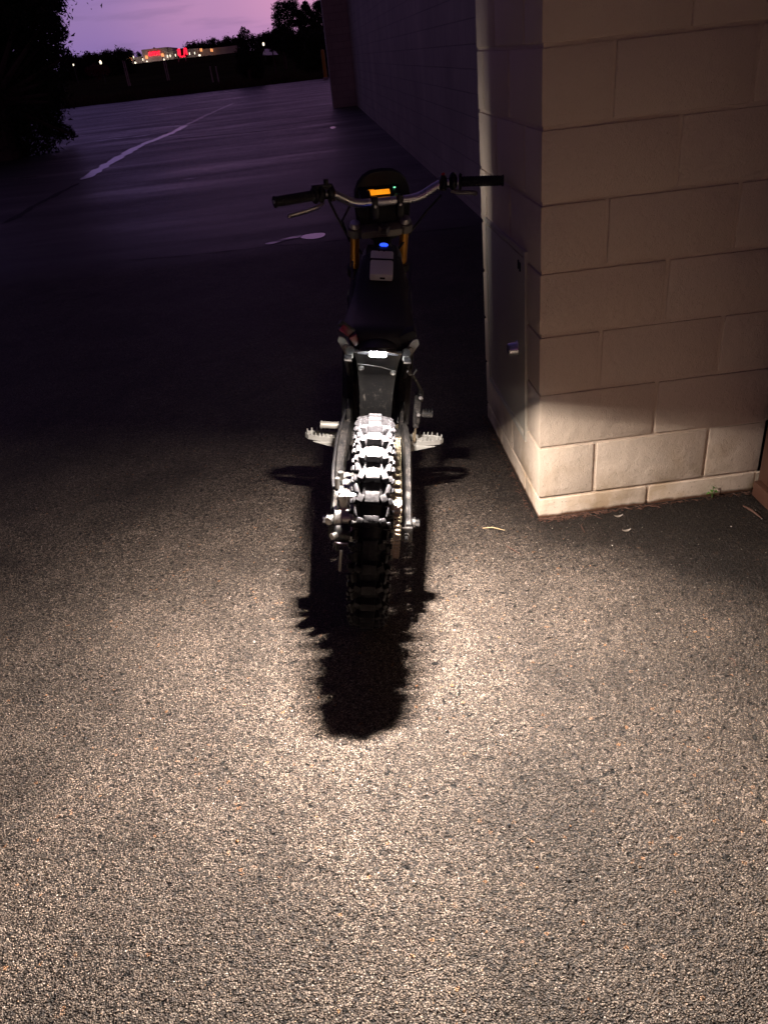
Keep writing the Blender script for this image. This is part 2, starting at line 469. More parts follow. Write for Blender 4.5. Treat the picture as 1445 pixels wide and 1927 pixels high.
class MB:
    def __init__(self):
        self.v = []
        self.f = []

    def add(self, vs, fs):
        o = len(self.v)
        self.v += [Vector(p) for p in vs]
        self.f += [tuple(i + o for i in q) for q in fs]
        return self

    def box(self, c, s, rot=None, taper=1.0, ch=0.0):
        """box of size s; taper scales the top; ch chamfers all edges"""
        hx, hy, hz = s[0] / 2, s[1] / 2, s[2] / 2
        if ch <= 0:
            vs = [Vector((sx * hx * (taper if sz > 0 else 1), sy * hy * (taper if sz > 0 else 1), sz * hz)) for sz in (-1, 1) for sx, sy in ((-1, -1), (1, -1), (1, 1), (-1, 1))]
            fs = [(3, 2, 1, 0), (4, 5, 6, 7), (0, 1, 5, 4), (1, 2, 6, 5), (2, 3, 7, 6), (3, 0, 4, 7)]
        else:
            bm = bmesh.new()
            bmesh.ops.create_cube(bm, size=1.0)
            for q in bm.verts:
                t = taper if q.co.z > 0 else 1
                q.co = Vector((q.co.x * s[0] * t, q.co.y * s[1] * t, q.co.z * s[2]))
            bmesh.ops.bevel(bm, geom=bm.edges[:], offset=ch, segments=2, affect='EDGES', profile=0.6)
            bm.verts.index_update()
            vs = [q.co.copy() for q in bm.verts]
            fs = [tuple(q.index for q in fc.verts) for fc in bm.faces]
            bm.free()
        if rot is not None:
            vs = [rot @ q for q in vs]
        c = Vector(c)
        return self.add([q + c for q in vs], fs)

    def cyl(self, a, b, r, r2=None, n=16, cap=True):
        return self.tube([a, b], [r, r if r2 is None else r2], n, cap)

    def tube(self, pts, r, n=10, cap=True, flat=1.0):
        pts = [Vector(p) for p in pts]
        rs = r if isinstance(r, (list, tuple)) else [r] * len(pts)
        vs, fs = [], []
        prev = None
        for i, p in enumerate(pts):
            t = (pts[min(i + 1, len(pts) - 1)] - pts[max(i - 1, 0)]).normalized()
            if prev is None:
                u = t.orthogonal().normalized()
                if abs(t.z) < 0.9:
                    u = t.cross(Vector((0, 0, 1))).normalized()
            else:
                u = (prev - t * prev.dot(t)).normalized()
            prev = u
            w = t.cross(u)
            for j in range(n):
                a = 2 * math.pi * j / n
                vs.append(p + (u * math.cos(a) + w * math.sin(a) * flat) * rs[i])
        for i in range(len(pts) - 1):
            for j in range(n):
                j2 = (j + 1) % n
                fs.append((i * n + j, i * n + j2, (i + 1) * n + j2, (i + 1) * n + j))
        if cap:
            fs.append(tuple(range(n - 1, -1, -1)))
            fs.append(tuple((len(pts) - 1) * n + j for j in range(n)))
        return self.add(vs, fs)

    def lathe(self, c, axis, prof, n=32):
        """profile of (radius, offset along axis) turned about the axis through c"""
        axis = Vector(axis).normalized()
        u = axis.orthogonal().normalized()
        w = axis.cross(u)
        c = Vector(c)
        vs, fs = [], []
        for i, (r, h) in enumerate(prof):
            for j in range(n):
                a = 2 * math.pi * j / n
                vs.append(c + axis * h + (u * math.cos(a) + w * math.sin(a)) * r)
        for i in range(len(prof) - 1):
            for j in range(n):
                j2 = (j + 1) % n
                fs.append((i * n + j, i * n + j2, (i + 1) * n + j2, (i + 1) * n + j))
        return self.add(vs, fs)

    def loft(self, rings, cap=True):
        n = len(rings[0])
        vs, fs = [], []
        for ring in rings:
            vs += [Vector(p) for p in ring]
        for i in range(len(rings) - 1):
            for j in range(n):
                j2 = (j + 1) % n
                fs.append((i * n + j, i * n + j2, (i + 1) * n + j2, (i + 1) * n + j))
        if cap:
            fs.append(tuple(range(n - 1, -1, -1)))
            fs.append(tuple((len(rings) - 1) * n + j for j in range(n)))
        return self.add(vs, fs)

    def prism(self, poly, axis, lo, hi):
        """polygon in the two other axes, extruded along axis (0, 1 or 2)"""
        def p3(a, b, h):
            return [(h, a, b), (a, h, b), (a, b, h)][axis]
        n = len(poly)
        vs = [p3(a, b, lo) for a, b in poly] + [p3(a, b, hi) for a, b in poly]
        fs = [tuple(range(n - 1, -1, -1)), tuple(range(n, 2 * n))]
        fs += [(i, (i + 1) % n, n + (i + 1) % n, n + i) for i in range(n)]
        return self.add(vs, fs)

    def sphere(self, c, r, n=14, m=8, squash=(1, 1, 1)):
        c = Vector(c)
        prof = [(max(1e-5, r * math.sin(math.pi * i / m)), -r * math.cos(math.pi * i / m)) for i in range(m + 1)]
        o = len(self.v)
        self.lathe((0, 0, 0), (0, 0, 1), prof, n)
        for i in range(o, len(self.v)):
            p = self.v[i]
            self.v[i] = Vector((p.x * squash[0], p.y * squash[1], p.z * squash[2])) + c
        return self

    def xf(self, fn):
        self.v = [fn(p) for p in self.v]
        return self

    def build(self, name, mat, parent=None, smooth=30, bevel=0.0):
        me = bpy.data.meshes.new(name)
        me.from_pydata([tuple(p) for p in self.v], [], self.f)
        bm = bmesh.new()
        bm.from_mesh(me)
        bmesh.ops.recalc_face_normals(bm, faces=bm.faces[:])
        bm.to_mesh(me)
        bm.free()
        me.materials.append(mat)
        if smooth:
            me.polygons.foreach_set('use_smooth', [True] * len(me.polygons))
            me.set_sharp_from_angle(angle=R(smooth))
        o = bpy.data.objects.new(name, me)
        COL.objects.link(o)
        if parent is not None:
            o.parent = parent
        if bevel:
            md = o.modifiers.new('bevel', 'BEVEL')
            md.width = bevel
            md.segments = 2
            md.limit_method = 'ANGLE'
            md.angle_limit = R(40)
        return o


def tag(o, label=None, cat=None, group=None, kind=None):
    for kk, v in (('label', label), ('category', cat), ('group', group), ('kind', kind)):
        if v:
            o[kk] = v
    return o


def empty(name, loc, label, cat, group=None):
    o = bpy.data.objects.new(name, None)
    o.location = loc
    o.empty_display_size = 0.2
    COL.objects.link(o)
    return tag(o, label, cat, group)


def raw(name, verts, faces, mat, parent=None, smooth=False):
    me = bpy.data.meshes.new(name)
    me.from_pydata(verts, [], faces)
    me.materials.append(mat)
    if smooth:
        me.polygons.foreach_set('use_smooth', [True] * len(me.polygons))
    o = bpy.data.objects.new(name, me)
    COL.objects.link(o)
    if parent is not None:
        o.parent = parent
    return o


def text_mesh(name, txt, size, mat, parent, loc, rot, extrude=0.02, shear=0.0, offset=0.0):
    cu = bpy.data.curves.new('lettering', 'FONT')
    cu.body = txt
    cu.size = size
    cu.extrude = extrude
    cu.shear = shear
    cu.offset = offset
    cu.align_x = 'CENTER'
    to = bpy.data.objects.new('lettering', cu)
    COL.objects.link(to)
    dg = bpy.context.evaluated_depsgraph_get()
    me = bpy.data.meshes.new_from_object(to.evaluated_get(dg))
    bpy.data.objects.remove(to)
    me.materials.clear()
    me.materials.append(mat)
    o = bpy.data.objects.new(name, me)
    COL.objects.link(o)
    o.parent = parent
    o.location = loc
    o.rotation_euler = rot
    return o


# ------------------------------------------------------------------ the ground
raw('ground', [(-2500, -60, -0.35), (2500, -60, -0.35), (2500, 4000, -0.35), (-2500, 4000, -0.35)], [(0, 1, 2, 3)], M['grass'])['kind'] = 'structure'
raw('asphalt_lot', [(-70, -14, 0), (30, -14, 0), (30, 71.2, 0), (0.3, 71.2, 0), (-20.5, 68.5, 0), (-70, 62, 0)], [(0, 1, 2, 3, 4, 5)], M['asphalt'])['kind'] = 'structure'


def field_z(x, y):
    t = min(1, max(0, (y - 105) / 380))
    t = t * t * (3 - 2 * t)
    t2 = min(1, max(0, (y - 520) / 500))
    e = min(1, max(0, (y - 73) / 6))
    n = math.sin(x * 0.09 + y * 0.05) * 0.18 + math.sin(x * 0.031 - y * 0.071) * 0.25
    return 0.012 + e * (n * 0.6 + 0.15) + t * 7.6 - t2 * 4


gx = np.linspace(-420, 260, 110)
gy = np.concatenate([np.linspace(0, 60, 30) , np.linspace(66, 900, 100)])
vs = []
for a in gy:
    for x in gx:
        edge = 71.3 + min(0, (x - 0.3)) * 0.131
        edge = max(edge, 50)
        vs.append((x, edge + a, field_z(x, edge + a)))
nx = len(gx)
fs = [(i * nx + j, i * nx + j + 1, (i + 1) * nx + j + 1, (i + 1) * nx + j) for i in range(len(gy) - 1) for j in range(nx - 1)]
o = raw('field', vs, fs, M['grass'], smooth=True)
o['kind'] = 'structure'

# tall weeds along the edge of the lot
vs, fs = [], []
for i in range(9000):
    x = rng.uniform(-34, 8)
    e = 71.3 + min(0, x - 0.3) * 0.131
    y = e + 0.2 + abs(rng.normal(0, 3.5))
    h = rng.uniform(0.25, 0.75) * (0.7 + 0.5 * math.sin(x * 0.7) ** 2)
    w = rng.uniform(0.02, 0.06)
    a = rng.uniform(0, math.pi)
    lx, ly = rng.normal(0, 0.12, 2)
    n = len(vs)
    z = field_z(x, y) - 0.02
    vs += [(x - w * math.cos(a), y - w * math.sin(a), z), (x + w * math.cos(a), y + w * math.sin(a), z), (x + lx, y + ly, z + h)]
    fs.append((n, n + 1, n + 2))
o = raw('tall_grass', vs, fs, M['tall_grass'])
tag(o, 'strip of tall dark weeds along the far edge of the parking lot', 'grass', None, 'stuff')


def ribbon(name, pts, w, mat, z=0.004, jag=0.25, step=0.25):
    """painted stripe or crack with ragged edges"""
    vs, fs = [], []
    pts = [Vector((p[0], p[1], 0)) for p in pts]
    L = []
    for a, b in zip(pts, pts[1:]):
        n = max(2, int((b - a).length / step))
        L += [a.lerp(b, i / n) for i in range(n)]
    L.append(pts[-1])
    for i, p in enumerate(L):
        t = (L[min(i + 1, len(L) - 1)] - L[max(i - 1, 0)]).normalized()
        s = Vector((-t.y, t.x, 0))
        fade = 1.0 if 0 < i < len(L) - 1 else 0.3
        a = w * fade * (0.5 + random.uniform(-jag, jag))
        b = w * fade * (0.5 + random.uniform(-jag, jag))
        q = p + s * random.uniform(-jag, jag) * w * 0.6
        vs += [tuple(q + s * a + Vector((0, 0, z))), tuple(q - s * b + Vector((0, 0, z)))]
    fs = [(2 * i, 2 * i + 1, 2 * i + 3, 2 * i + 2) for i in range(len(L) - 1)]
    o = raw(name, vs, fs, mat)
    o['kind'] = 'structure'
    return o


def gp(px, py):
    p = at_z(px, py)
    return (p.x, p.y)


ribbon('painted_line', [gp(155, 338), gp(205, 308), gp(262, 275), gp(318, 253), gp(350, 236)], 0.25, M['white_line'], jag=0.18)
ribbon('painted_line', [gp(352, 235), gp(378, 222), gp(440, 194)], 0.16, M['faint_line'], jag=0.3)
ribbon('painted_line', [gp(165, 226), gp(250, 214), gp(340, 199)], 0.34, M['faint_line'], jag=0.3)
ribbon('painted_line', [gp(160, 268), gp(250, 258), gp(330, 246)], 0.40, M['faint_line'], jag=0.35)
ribbon('painted_line', [gp(225, 248), gp(300, 240), gp(345, 236)], 0.30, M['faint_line'], jag=0.35)
ribbon('painted_line', [gp(345, 338), gp(372, 335)], 0.10, M['faint_line'], jag=0.3)
ribbon('painted_line', [gp(585, 221), gp(640, 214)], 0.10, M['faint_line'], jag=0.3)
ribbon('pavement_crack', [gp(325, 262), gp(420, 254), gp(500, 246), gp(570, 239)], 0.13, M['crack'], jag=0.3)
ribbon('pavement_crack', [gp(150, 345), gp(80, 380), gp(10, 420)], 0.10, M['crack'], jag=0.3)
ribbon('pavement_crack', [gp(240, 490), gp(330, 484), gp(430, 473), gp(520, 463), gp(600, 459)], 0.022, M['crack'], jag=0.4, step=0.12)
ribbon('pavement_crack', [gp(600, 457), gp(700, 447), gp(900, 425)], 0.03, M['crack'], jag=0.4, step=0.12)


def blob(name, pts, mat, z=0.004):
    n = len(pts)
    c = sum((Vector((*p, 0)) for p in pts), Vector()) / n
    vs = [(c.x, c.y, z)]
    fine = []
    for i in range(n):
        p0, p1, p2, p3 = (Vector((*pts[(i + q) % n], 0)) for q in (-1, 0, 1, 2))
        for s in range(5):
            t = s / 5
            q = 0.5 * ((2 * p1) + (p2 - p0) * t + (2 * p0 - 5 * p1 + 4 * p2 - p3) * t * t + (3 * p1 - p0 - 3 * p2 + p3) * t ** 3)
            fine.append((q.x, q.y, z))
    vs += fine
    fs = [(0, i + 1, (i + 1) % len(fine) + 1) for i in range(len(fine))]
    o = raw(name, vs, fs, mat)
    o['kind'] = 'structure'
    return o


blob('puddle', [gp(566, 447), gp(576, 442), gp(600, 439), gp(612, 440), gp(608, 446), gp(592, 450), gp(575, 450)], M['puddle'])
blob('puddle', [gp(500, 459), gp(530, 451), gp(562, 443), (gp(568, 446)), gp(540, 452), gp(512, 460)], M['faint_line'], 0.0045)
blob('puddle', [gp(621, 240), gp(628, 238), gp(635, 239), gp(630, 242), gp(623, 242)], M['puddle'])

# ------------------------------------------------------------------ the block pilaster
Z1 = 0.0804
CH = 0.2032
BL = 0.4064
PX1, PD = 0.822, 0.935
J = 0.0056                                   # half a mortar joint
pil = MB()
pil.box((PX1 / 2 + 0.001, PD / 2 + 0.0, 2.2), (PX1 - 0.0110, PD - 0.0110, 4.8))


def blockbox(x0, x1, y0, y1, z0, z1):
    j = [random.uniform(-0.0012, 0.0012) for _ in range(4)]
    pil.box(((x0 + x1) / 2 + j[0], (y0 + y1) / 2 + j[1], (z0 + z1) / 2 + j[2] * 0.6), (x1 - x0 - 2 * J, y1 - y0 - 2 * J, z1 - z0 - 2 * J), ch=0.0056)


for kk in range(-1, 20):
    z0 = Z1 + kk * CH
    z1 = z0 + CH
    odd = kk % 2                             # odd courses start with a full block on the front
    xs = [0, BL, 2 * BL, PX1] if odd else [0, BL / 2, 1.5 * BL, PX1]
    ys = [0, BL / 2, 1.5 * BL, PD] if odd else [0, BL, 2 * BL, PD]
    if kk == -1:
        xs, ys = [0, BL, 2 * BL, PX1], [0, BL / 2, 1.5 * BL, PD]
    blockbox(-J, xs[1], -J, ys[1], z0, z1)
    for a, b in zip(xs[1:], xs[2:]):
        blockbox(a, b, -J, 0.19, z0, z1)
    for a, b in zip(ys[1:], ys[2:]):
        blockbox(-J, 0.19, a, b, z0, z1)
pil_o = pil.build('pilaster', M['block'], None, 40)
tag(pil_o, 'cream painted concrete block pilaster standing beside the motorbike', 'wall')

# steel access door on the pilaster's side, facing the bike
door = empty('access_panel', (-0.004, 0.49, 0.58), 'painted steel access door with round knob, on the side of the pilaster', 'panel')
b = MB()
y0, y1, z0, z1 = 0.185, 0.80, 0.255, 0.905
fw = 0.020
for (ya, yb, za, zb) in ((y0 - fw, y0, z0 - fw, z1 + fw), (y1, y1 + fw, z0 - fw, z1 + fw), (y0, y1, z1 + 0.001, z1 + fw), (y0, y1, z0 - fw, z0 - 0.001)):
    b.box((0.004, (ya + yb) / 2 - 0.49, (za + zb) / 2 - 0.58), (0.017, yb - ya, zb - za), ch=0.002)
b.build('frame', M['panel_paint'], door)
b = MB()
b.box((0.0065, (y0 + y1) / 2 - 0.49, (z0 + z1) / 2 - 0.58 + 0.003), (0.018, y1 - y0 - 0.014, z1 - z0 - 0.018), ch=0.002)
b.build('door_leaf', M['panel_paint'], door)
b = MB()
b.lathe((-0.003, 0.272 - 0.49, 0.563 - 0.58), (-1, 0, 0), [(0.0001, 0.0), (0.030, 0.0), (0.030, 0.004), (0.026, 0.006), (0.0215, 0.034), (0.019, 0.038), (0.0001, 0.038)], 28)
b.build('knob', M['chrome'], door)
for dy in (0.0, 0.022):
    b = MB()
    b.box((-0.0045, 0.232 + dy - 0.49, 0.862 + dy * 0.2 - 0.58), (0.004, 0.011, 0.03), ch=0.0015)
    b.build('vent_slot', M['black_clean'], door)

# long wall of the building, running away behind the pilaster, and its far pilaster
lw = MB()
lw.box((0.91 + 6, 14.15, 2.9), (12, 26.4, 6.4))
lw_o = lw.build('building_wall', M['long_wall'], None, 0)
tag(lw_o, 'long purple-grey block wall running away behind the near pilaster', 'wall')
fp = MB()
fp.box((0.52, 27.85, 2.9), (0.83, 1.0, 6.4), ch=0.01)
fp_o = fp.build('pilaster', M['long_wall'], None, 0)
tag(fp_o, 'distant dark block pilaster at the far end of the long wall', 'wall')
nw = MB()
nw.box((PX1 + 0.006 + 4, -4.0, 2.2), (8, 7.86, 4.8))
nw_o = nw.build('building_wall', M['block'], None, 0)
tag(nw_o, 'sliver of block wall at the right edge of the photo, coming towards the viewer', 'wall')
dj = empty('door', (0.826, -0.42, 0), 'red brown painted door frame at the right edge beside the pilaster', 'door')
b = MB()
b.box((0.002, 0.35, 0.62), (0.03, 0.11, 1.25), ch=0.006)
b.build('jamb', M['red_door'], dj)
b = MB()
b.box((0.004, -0.22, 1.1), (0.02, 1.0, 2.1), ch=0.004)
b.build('door_leaf', M['red_door'], dj)
b = MB()
b.box((-0.012, 0.24, 0.03), (0.05, 0.30, 0.06), ch=0.006)
b.build('threshold', M['red_door'], dj)

# ------------------------------------------------------------------ the electric dirt bike
PSI, LAM = 0.0947, 0.1398
bike = empty('dirt_bike', (-0.6642, -0.3981, 0.004), 'black electric dirt bike leaning its right grip on the block wall, tail light lit', 'motorbike')
bike.rotation_mode = 'QUATERNION'
bike.rotation_quaternion = (Matrix.Rotation(-PSI, 3, 'Z') @ Matrix.Rotation(LAM, 3, 'Y')).to_quaternion()
WR = 0.32

# steering: everything on the fork turns with it
RK = R(25)
AX = Vector((0, -math.sin(RK), math.cos(RK)))
SP = Vector((0, 0.878, 1.027))
SQ = Quaternion(AX, 0.235)


def steer(p):
    return SP + SQ @ (p - SP)


def knobby(cy, rad, width, rows):
    """carcass with rows of tread blocks, about an axle parallel to x at (0, cy, rad)"""
    b = MB()
    c = Vector((0, cy, rad))
    hw = width / 2
    rf = rad - 0.015
    prof = [(rf - 0.060, -hw * 0.55), (rf - 0.050, -hw * 0.80), (rf - 0.030, -hw * 0.90), (rf - 0.012, -hw * 0.78), (rf - 0.003, -hw * 0.42), (rf, 0),
            (rf - 0.003, hw * 0.42), (rf - 0.012, hw * 0.78), (rf - 0.030, hw * 0.90), (rf - 0.050, hw * 0.80), (rf - 0.060, hw * 0.55)]
    b.lathe(c, (1, 0, 0), prof, 96)

    def kn(th, x, w, l, h, tilt, base, yaw=0.0, taper=0.82):
        # tangent frame: n radial, t along the tread
        n = Vector((0, -math.sin(th), math.cos(th)))
        t = Vector((0, -math.cos(th), -math.sin(th)))
        ex = Vector((1, 0, 0))
        q = Quaternion(t, tilt)
        n2, e2, t2 = q @ n, q @ ex, t
        q2 = Quaternion(n2, yaw)
        e2, t2 = q2 @ e2, q2 @ t2
        m = Matrix((e2, t2, n2)).transposed()
        b.box(c + n * base + ex * x + n2 * h / 2, (w, l, h + 0.012), m, taper, ch=0.0016)

    st = 2 * math.pi / rows
    for i in range(rows):
        th = i * st
        kn(th, 0, 0.043, 0.034, 0.016, 0, rf - 0.002, taper=0.86)
        for s in (-1, 1):
            kn(th + st * 0.03, s * 0.0270, 0.022, 0.024, 0.0105, s * -0.25, rf - 0.004, s * 0.40)     # tie bar
            kn(th + st * 0.14, s * 0.0385, 0.013, 0.020, 0.013, s * -0.55, rf - 0.008, s * 0.30)    # shoulder
            kn(th + st * 0.58, s * 0.0365, 0.010, 0.030, 0.010, s * -0.60, rf - 0.008, s * -0.15)
            kn(th + st * 0.58, s * 0.0430, 0.013, 0.016, 0.012, s * -0.95, rf - 0.016, 0)
            kn(th + st * 0.10, s * 0.0440, 0.010, 0.016, 0.010, s * -1.05, rf - 0.020, 0)
    return b


def wheel(cy, xf=None, sprocket=False):
    b = MB()
    c = Vector((0, cy, WR))
    rr = WR - 0.070
    b.lathe(c, (1, 0, 0), [(rr - 0.016, -0.012), (rr - 0.014, -0.022), (rr + 0.008, -0.028), (rr + 0.010, -0.024), (rr + 0.010, 0.024), (rr + 0.008, 0.028), (rr - 0.014, 0.022), (rr - 0.016, 0.012), (rr - 0.016, -0.012)], 64)
    if xf:
        b.xf(xf)
    w = b.build('wheel', M['black_metal'], bike)
    t = knobby(cy, WR, 0.084, 31)
    if xf:
        t.xf(xf)
    t.build('tyre', M['tyre'], w)
    h = MB()
    h.lathe(c, (1, 0, 0), [(0.0001, -0.075), (0.020, -0.075), (0.022, -0.045), (0.040, -0.042), (0.042, -0.034), (0.026, -0.030), (0.026, 0.030), (0.042, 0.034), (0.040, 0.042), (0.022, 0.045), (0.020, 0.075), (0.0001, 0.075)], 24)
    if xf:
        h.xf(xf)
    h.build('hub', M['black_metal'], w)
    s = MB()
    for i in range(36):
        a = 2 * math.pi * i / 36
        sd = -1 if i % 2 else 1
        a2 = a + (0.5 if (i // 2) % 2 else -0.5)
        p = c + Vector((sd * 0.036, 0.040 * math.sin(a2), 0.040 * math.cos(a2)))
        q = c + Vector((sd * 0.006, (rr - 0.012) * math.sin(a), (rr - 0.012) * math.cos(a)))
        s.cyl(p, q, 0.0018, n=6)
    if xf:
        s.xf(xf)
    s.build('spokes', M['steel'], w)
    d = MB()
    dx = -0.056
    d.lathe(c, (1, 0, 0), [(0.085, dx - 0.002), (0.110, dx - 0.002), (0.110, dx + 0.002), (0.085, dx + 0.002), (0.085, dx - 0.002)], 48)
    for i in range(6):
        a = 2 * math.pi * i / 6
        d.cyl(c + Vector((dx, 0.035 * math.sin(a), 0.035 * math.cos(a))), c + Vector((dx, 0.09 * math.sin(a + 0.4), 0.09 * math.cos(a + 0.4))), 0.006, n=6)
    if xf:
        d.xf(xf)
    d.build('brake_disc', M['steel'], w)
    if sprocket:
        g = MB()
        n = 46
        for i in range(n):
            a = 2 * math.pi * i / n
            rad = Vector((0, math.sin(a), math.cos(a)))
            tan = Vector((1, 0, 0)).cross(rad)
            g.box(c + Vector((CX, 0, 0)) + rad * 0.099, (0.004, 0.0075, 0.013), Matrix((Vector((1, 0, 0)), tan, rad)).transposed(), 0.6)
        g.lathe(c, (1, 0, 0), [(0.078, CX - 0.002), (0.096, CX - 0.002), (0.096, CX + 0.002), (0.078, CX + 0.002), (0.078, CX - 0.002)], 46)
        for i in range(6):
            a = 2 * math.pi * i / 6
            g.cyl(c + Vector((CX, 0.034 * math.sin(a), 0.034 * math.cos(a))), c + Vector((CX, 0.082 * math.sin(a), 0.082 * math.cos(a))), 0.008, n=6)
        g.build('sprocket', M['steel'], w)
    return w


CX = 0.076
wheel(0.0, None, True)
wheel(1.26, steer)

# chain: round the rear sprocket, forward to a small one
path = []
RC, RS = 0.103, 0.030
cR, cF = Vector((CX, 0, WR)), Vector((CX, 0.50, 0.385))
dv = (cF - cR)
ang = math.atan2(dv.z, dv.y)
off = math.acos((RC - RS) / dv.length)
arc0, arc1 = ang + off, ang - off + 2 * math.pi
for i in range(30):
    a = arc0 + (arc1 - arc0) * i / 29
    path.append(cR + Vector((0, math.cos(a), math.sin(a))) * RC)
a0, a1 = ang - off, ang + off
for i in range(8):
    a = a0 + (a1 - a0) * i / 7
    path.append(cF + Vector((0, math.cos(a), math.sin(a))) * RS)
path.append(path[0])
# resample at the chain's pitch
seg = [(path[i + 1] - path[i]).length for i in range(len(path) - 1)]
tot = sum(seg)
NL = int(tot / 0.0127) // 2 * 2


def along(s):
    s %= tot
    for i, L in enumerate(seg):
        if s <= L:
            return path[i].lerp(path[i + 1], s / L)
        s -= L
    return path[-1]


ch = MB()
for i in range(NL):
    p, q = along(tot * i / NL), along(tot * (i + 1) / NL)
    t = (q - p).normalized()
    ex = Vector((1, 0, 0))
    n = ex.cross(t)
    m = Matrix((ex, t, n)).transposed()
    ox = 0.0100 if i % 2 else 0.0072
    for s in (-1, 1):
        ch.box((p + q) / 2 + ex * s * ox, (0.0018, (q - p).length * 1.45, 0.0105), m, ch=0.0006)
    ch.cyl(p - ex * 0.0062, p + ex * 0.0062, 0.0045, n=8)
    ch.cyl(p - ex * 0.0122, p + ex * 0.0122, 0.0020, n=6)
ch.build('chain', M['chain'], bike)

# swingarm
sw = MB()


def arm(s):
    xo = s * 0.106
    secs = [(-0.045, 0.315, 0.016, 0.030, xo), (0.00, 0.320, 0.017, 0.033, xo), (0.10, 0.350, 0.017, 0.033, xo), (0.24, 0.410, 0.018, 0.036, xo * 0.98), (0.36, 0.430, 0.019, 0.038, xo * 0.93), (0.50, 0.405, 0.020, 0.034, xo * 0.84)]
    rings = []
    for (y, z, hx, hz, x) in secs:
        if s > 0:
            hx, x = hx * 0.68, x + 0.005
        rings.append([(x + hx * sx, y, z + hz * sz) for sx, sz in ((-1, -0.6), (-0.6, -1), (0.6, -1), (1, -0.6), (1, 0.6), (0.6, 1), (-0.6, 1), (-1, 0.6))])
    sw.loft(rings)


arm(-1); arm(1)
sw.box((0, 0.42, 0.405), (0.19, 0.05, 0.055), ch=0.008)
swo = sw.build('swingarm', M['black_metal'], bike, 40)
for s in (-1, 1):
    b = MB()
    b.cyl((s * 0.115, 0, WR), (s * 0.146, 0, WR), 0.013, n=6)
    b.cyl((s * 0.115, 0, WR), (s * 0.133, 0, WR), 0.019, n=20)
    b.build('axle_nut', M['steel'] if s < 0 else M['black_metal'], swo)
    b = MB()
    b.box((s * 0.106, -0.050, 0.314), (0.036, 0.010, 0.046), ch=0.003)
    b.cyl((s * 0.106, -0.056, 0.314), (s * 0.106, -0.085, 0.314), 0.005, n=8)
    b.cyl((s * 0.106, -0.058, 0.314), (s * 0.106, -0.066, 0.314), 0.0095, n=6)
    b.build('chain_adjuster', M['black_metal'], swo)

# rear brake caliper on the left, with hose, pads and bracket
cal = MB()
cal.box((-0.064, -0.012, 0.428), (0.050, 0.075, 0.040), Matrix.Rotation(0.25, 3, 'X'), ch=0.006)
cal.box((-0.084, -0.030, 0.415), (0.026, 0.052, 0.060), Matrix.Rotation(0.2, 3, 'X'), ch=0.005)
cal.cyl((-0.095, -0.018, 0.420), (-0.104, -0.018, 0.420), 0.016, n=20)
cal.box((-0.070, 0.055, 0.435), (0.040, 0.040, 0.030), ch=0.006)
calo = cal.build('brake_caliper', M['alu'], bike)
b = MB()
b.lathe((-0.108, -0.046, 0.366), (1, 0, 0), [(0.0001, 0), (0.026, 0), (0.030, 0.004), (0.030, 0.020), (0.026, 0.022), (0.026, 0.046), (0.031, 0.048), (0.031, 0.060), (0.022, 0.064), (0.0001, 0.064)], 24)
b.box((-0.070, -0.030, 0.395), (0.046, 0.020, 0.030), Matrix.Rotation(0.5, 3, 'X'), ch=0.004)
b.build('caliper_bracket', M['alu'], calo)
b = MB()
b.lathe((-0.106, -0.060, 0.322), (1, 0, 0), [(0.0001, 0), (0.026, 0), (0.032, 0.005), (0.032, 0.050), (0.026, 0.056), (0.0001, 0.056)], 24)
b.box((-0.078, -0.082, 0.296), (0.060, 0.016, 0.012), ch=0.003)
b.build('axle_carrier', M['black_metal'], calo)
b = MB()
b.tube([(-0.104, -0.094, 0.305), (-0.09, -0.0965, 0.302), (-0.062, -0.0965, 0.302), (-0.052, -0.094, 0.305)], 0.0022, 8)
b.build('retaining_clip', M['steel'], calo)
for (p, q, r) in (((-0.101, -0.040, 0.455), (-0.101, -0.040, 0.488), 0.007), ((-0.061, -0.012, 0.445), (-0.061, -0.055, 0.395), 0.004), ((-0.112, -0.055, 0.362), (-0.124, -0.075, 0.362), 0.012),
                  ((-0.100, -0.088, 0.326), (-0.112, -0.100, 0.326), 0.010), ((-0.093, -0.01, 0.468), (-0.093, -0.01, 0.492), 0.009)):
    b = MB()
    b.cyl(p, q, r, n=12)
    b.build('bolt', M['steel'], calo)
b = MB()
b.tube([(-0.092, -0.045, 0.372), (-0.097, -0.058, 0.410), (-0.094, -0.050, 0.445), (-0.112, -0.030, 0.452), (-0.118, 0.03, 0.452), (-0.122, 0.12, 0.445), (-0.12, 0.25, 0.47), (-0.10, 0.42, 0.50)], 0.0045, 8)
b.build('brake_hose', M['black_plastic'], calo)
b = MB()
b.box((-0.098, -0.063, 0.290), (0.008, 0.010, 0.085), Matrix.Rotation(0.2, 3, 'X'), ch=0.002)
b.build('torque_stay', M['black_metal'], calo)
b = MB()
b.tube([(-0.084, -0.106, 0.285), (-0.086, -0.115, 0.25), (-0.086, -0.112, 0.215)], 0.004, 8)
b.build('hose_end', M['pale_bracket'], calo)

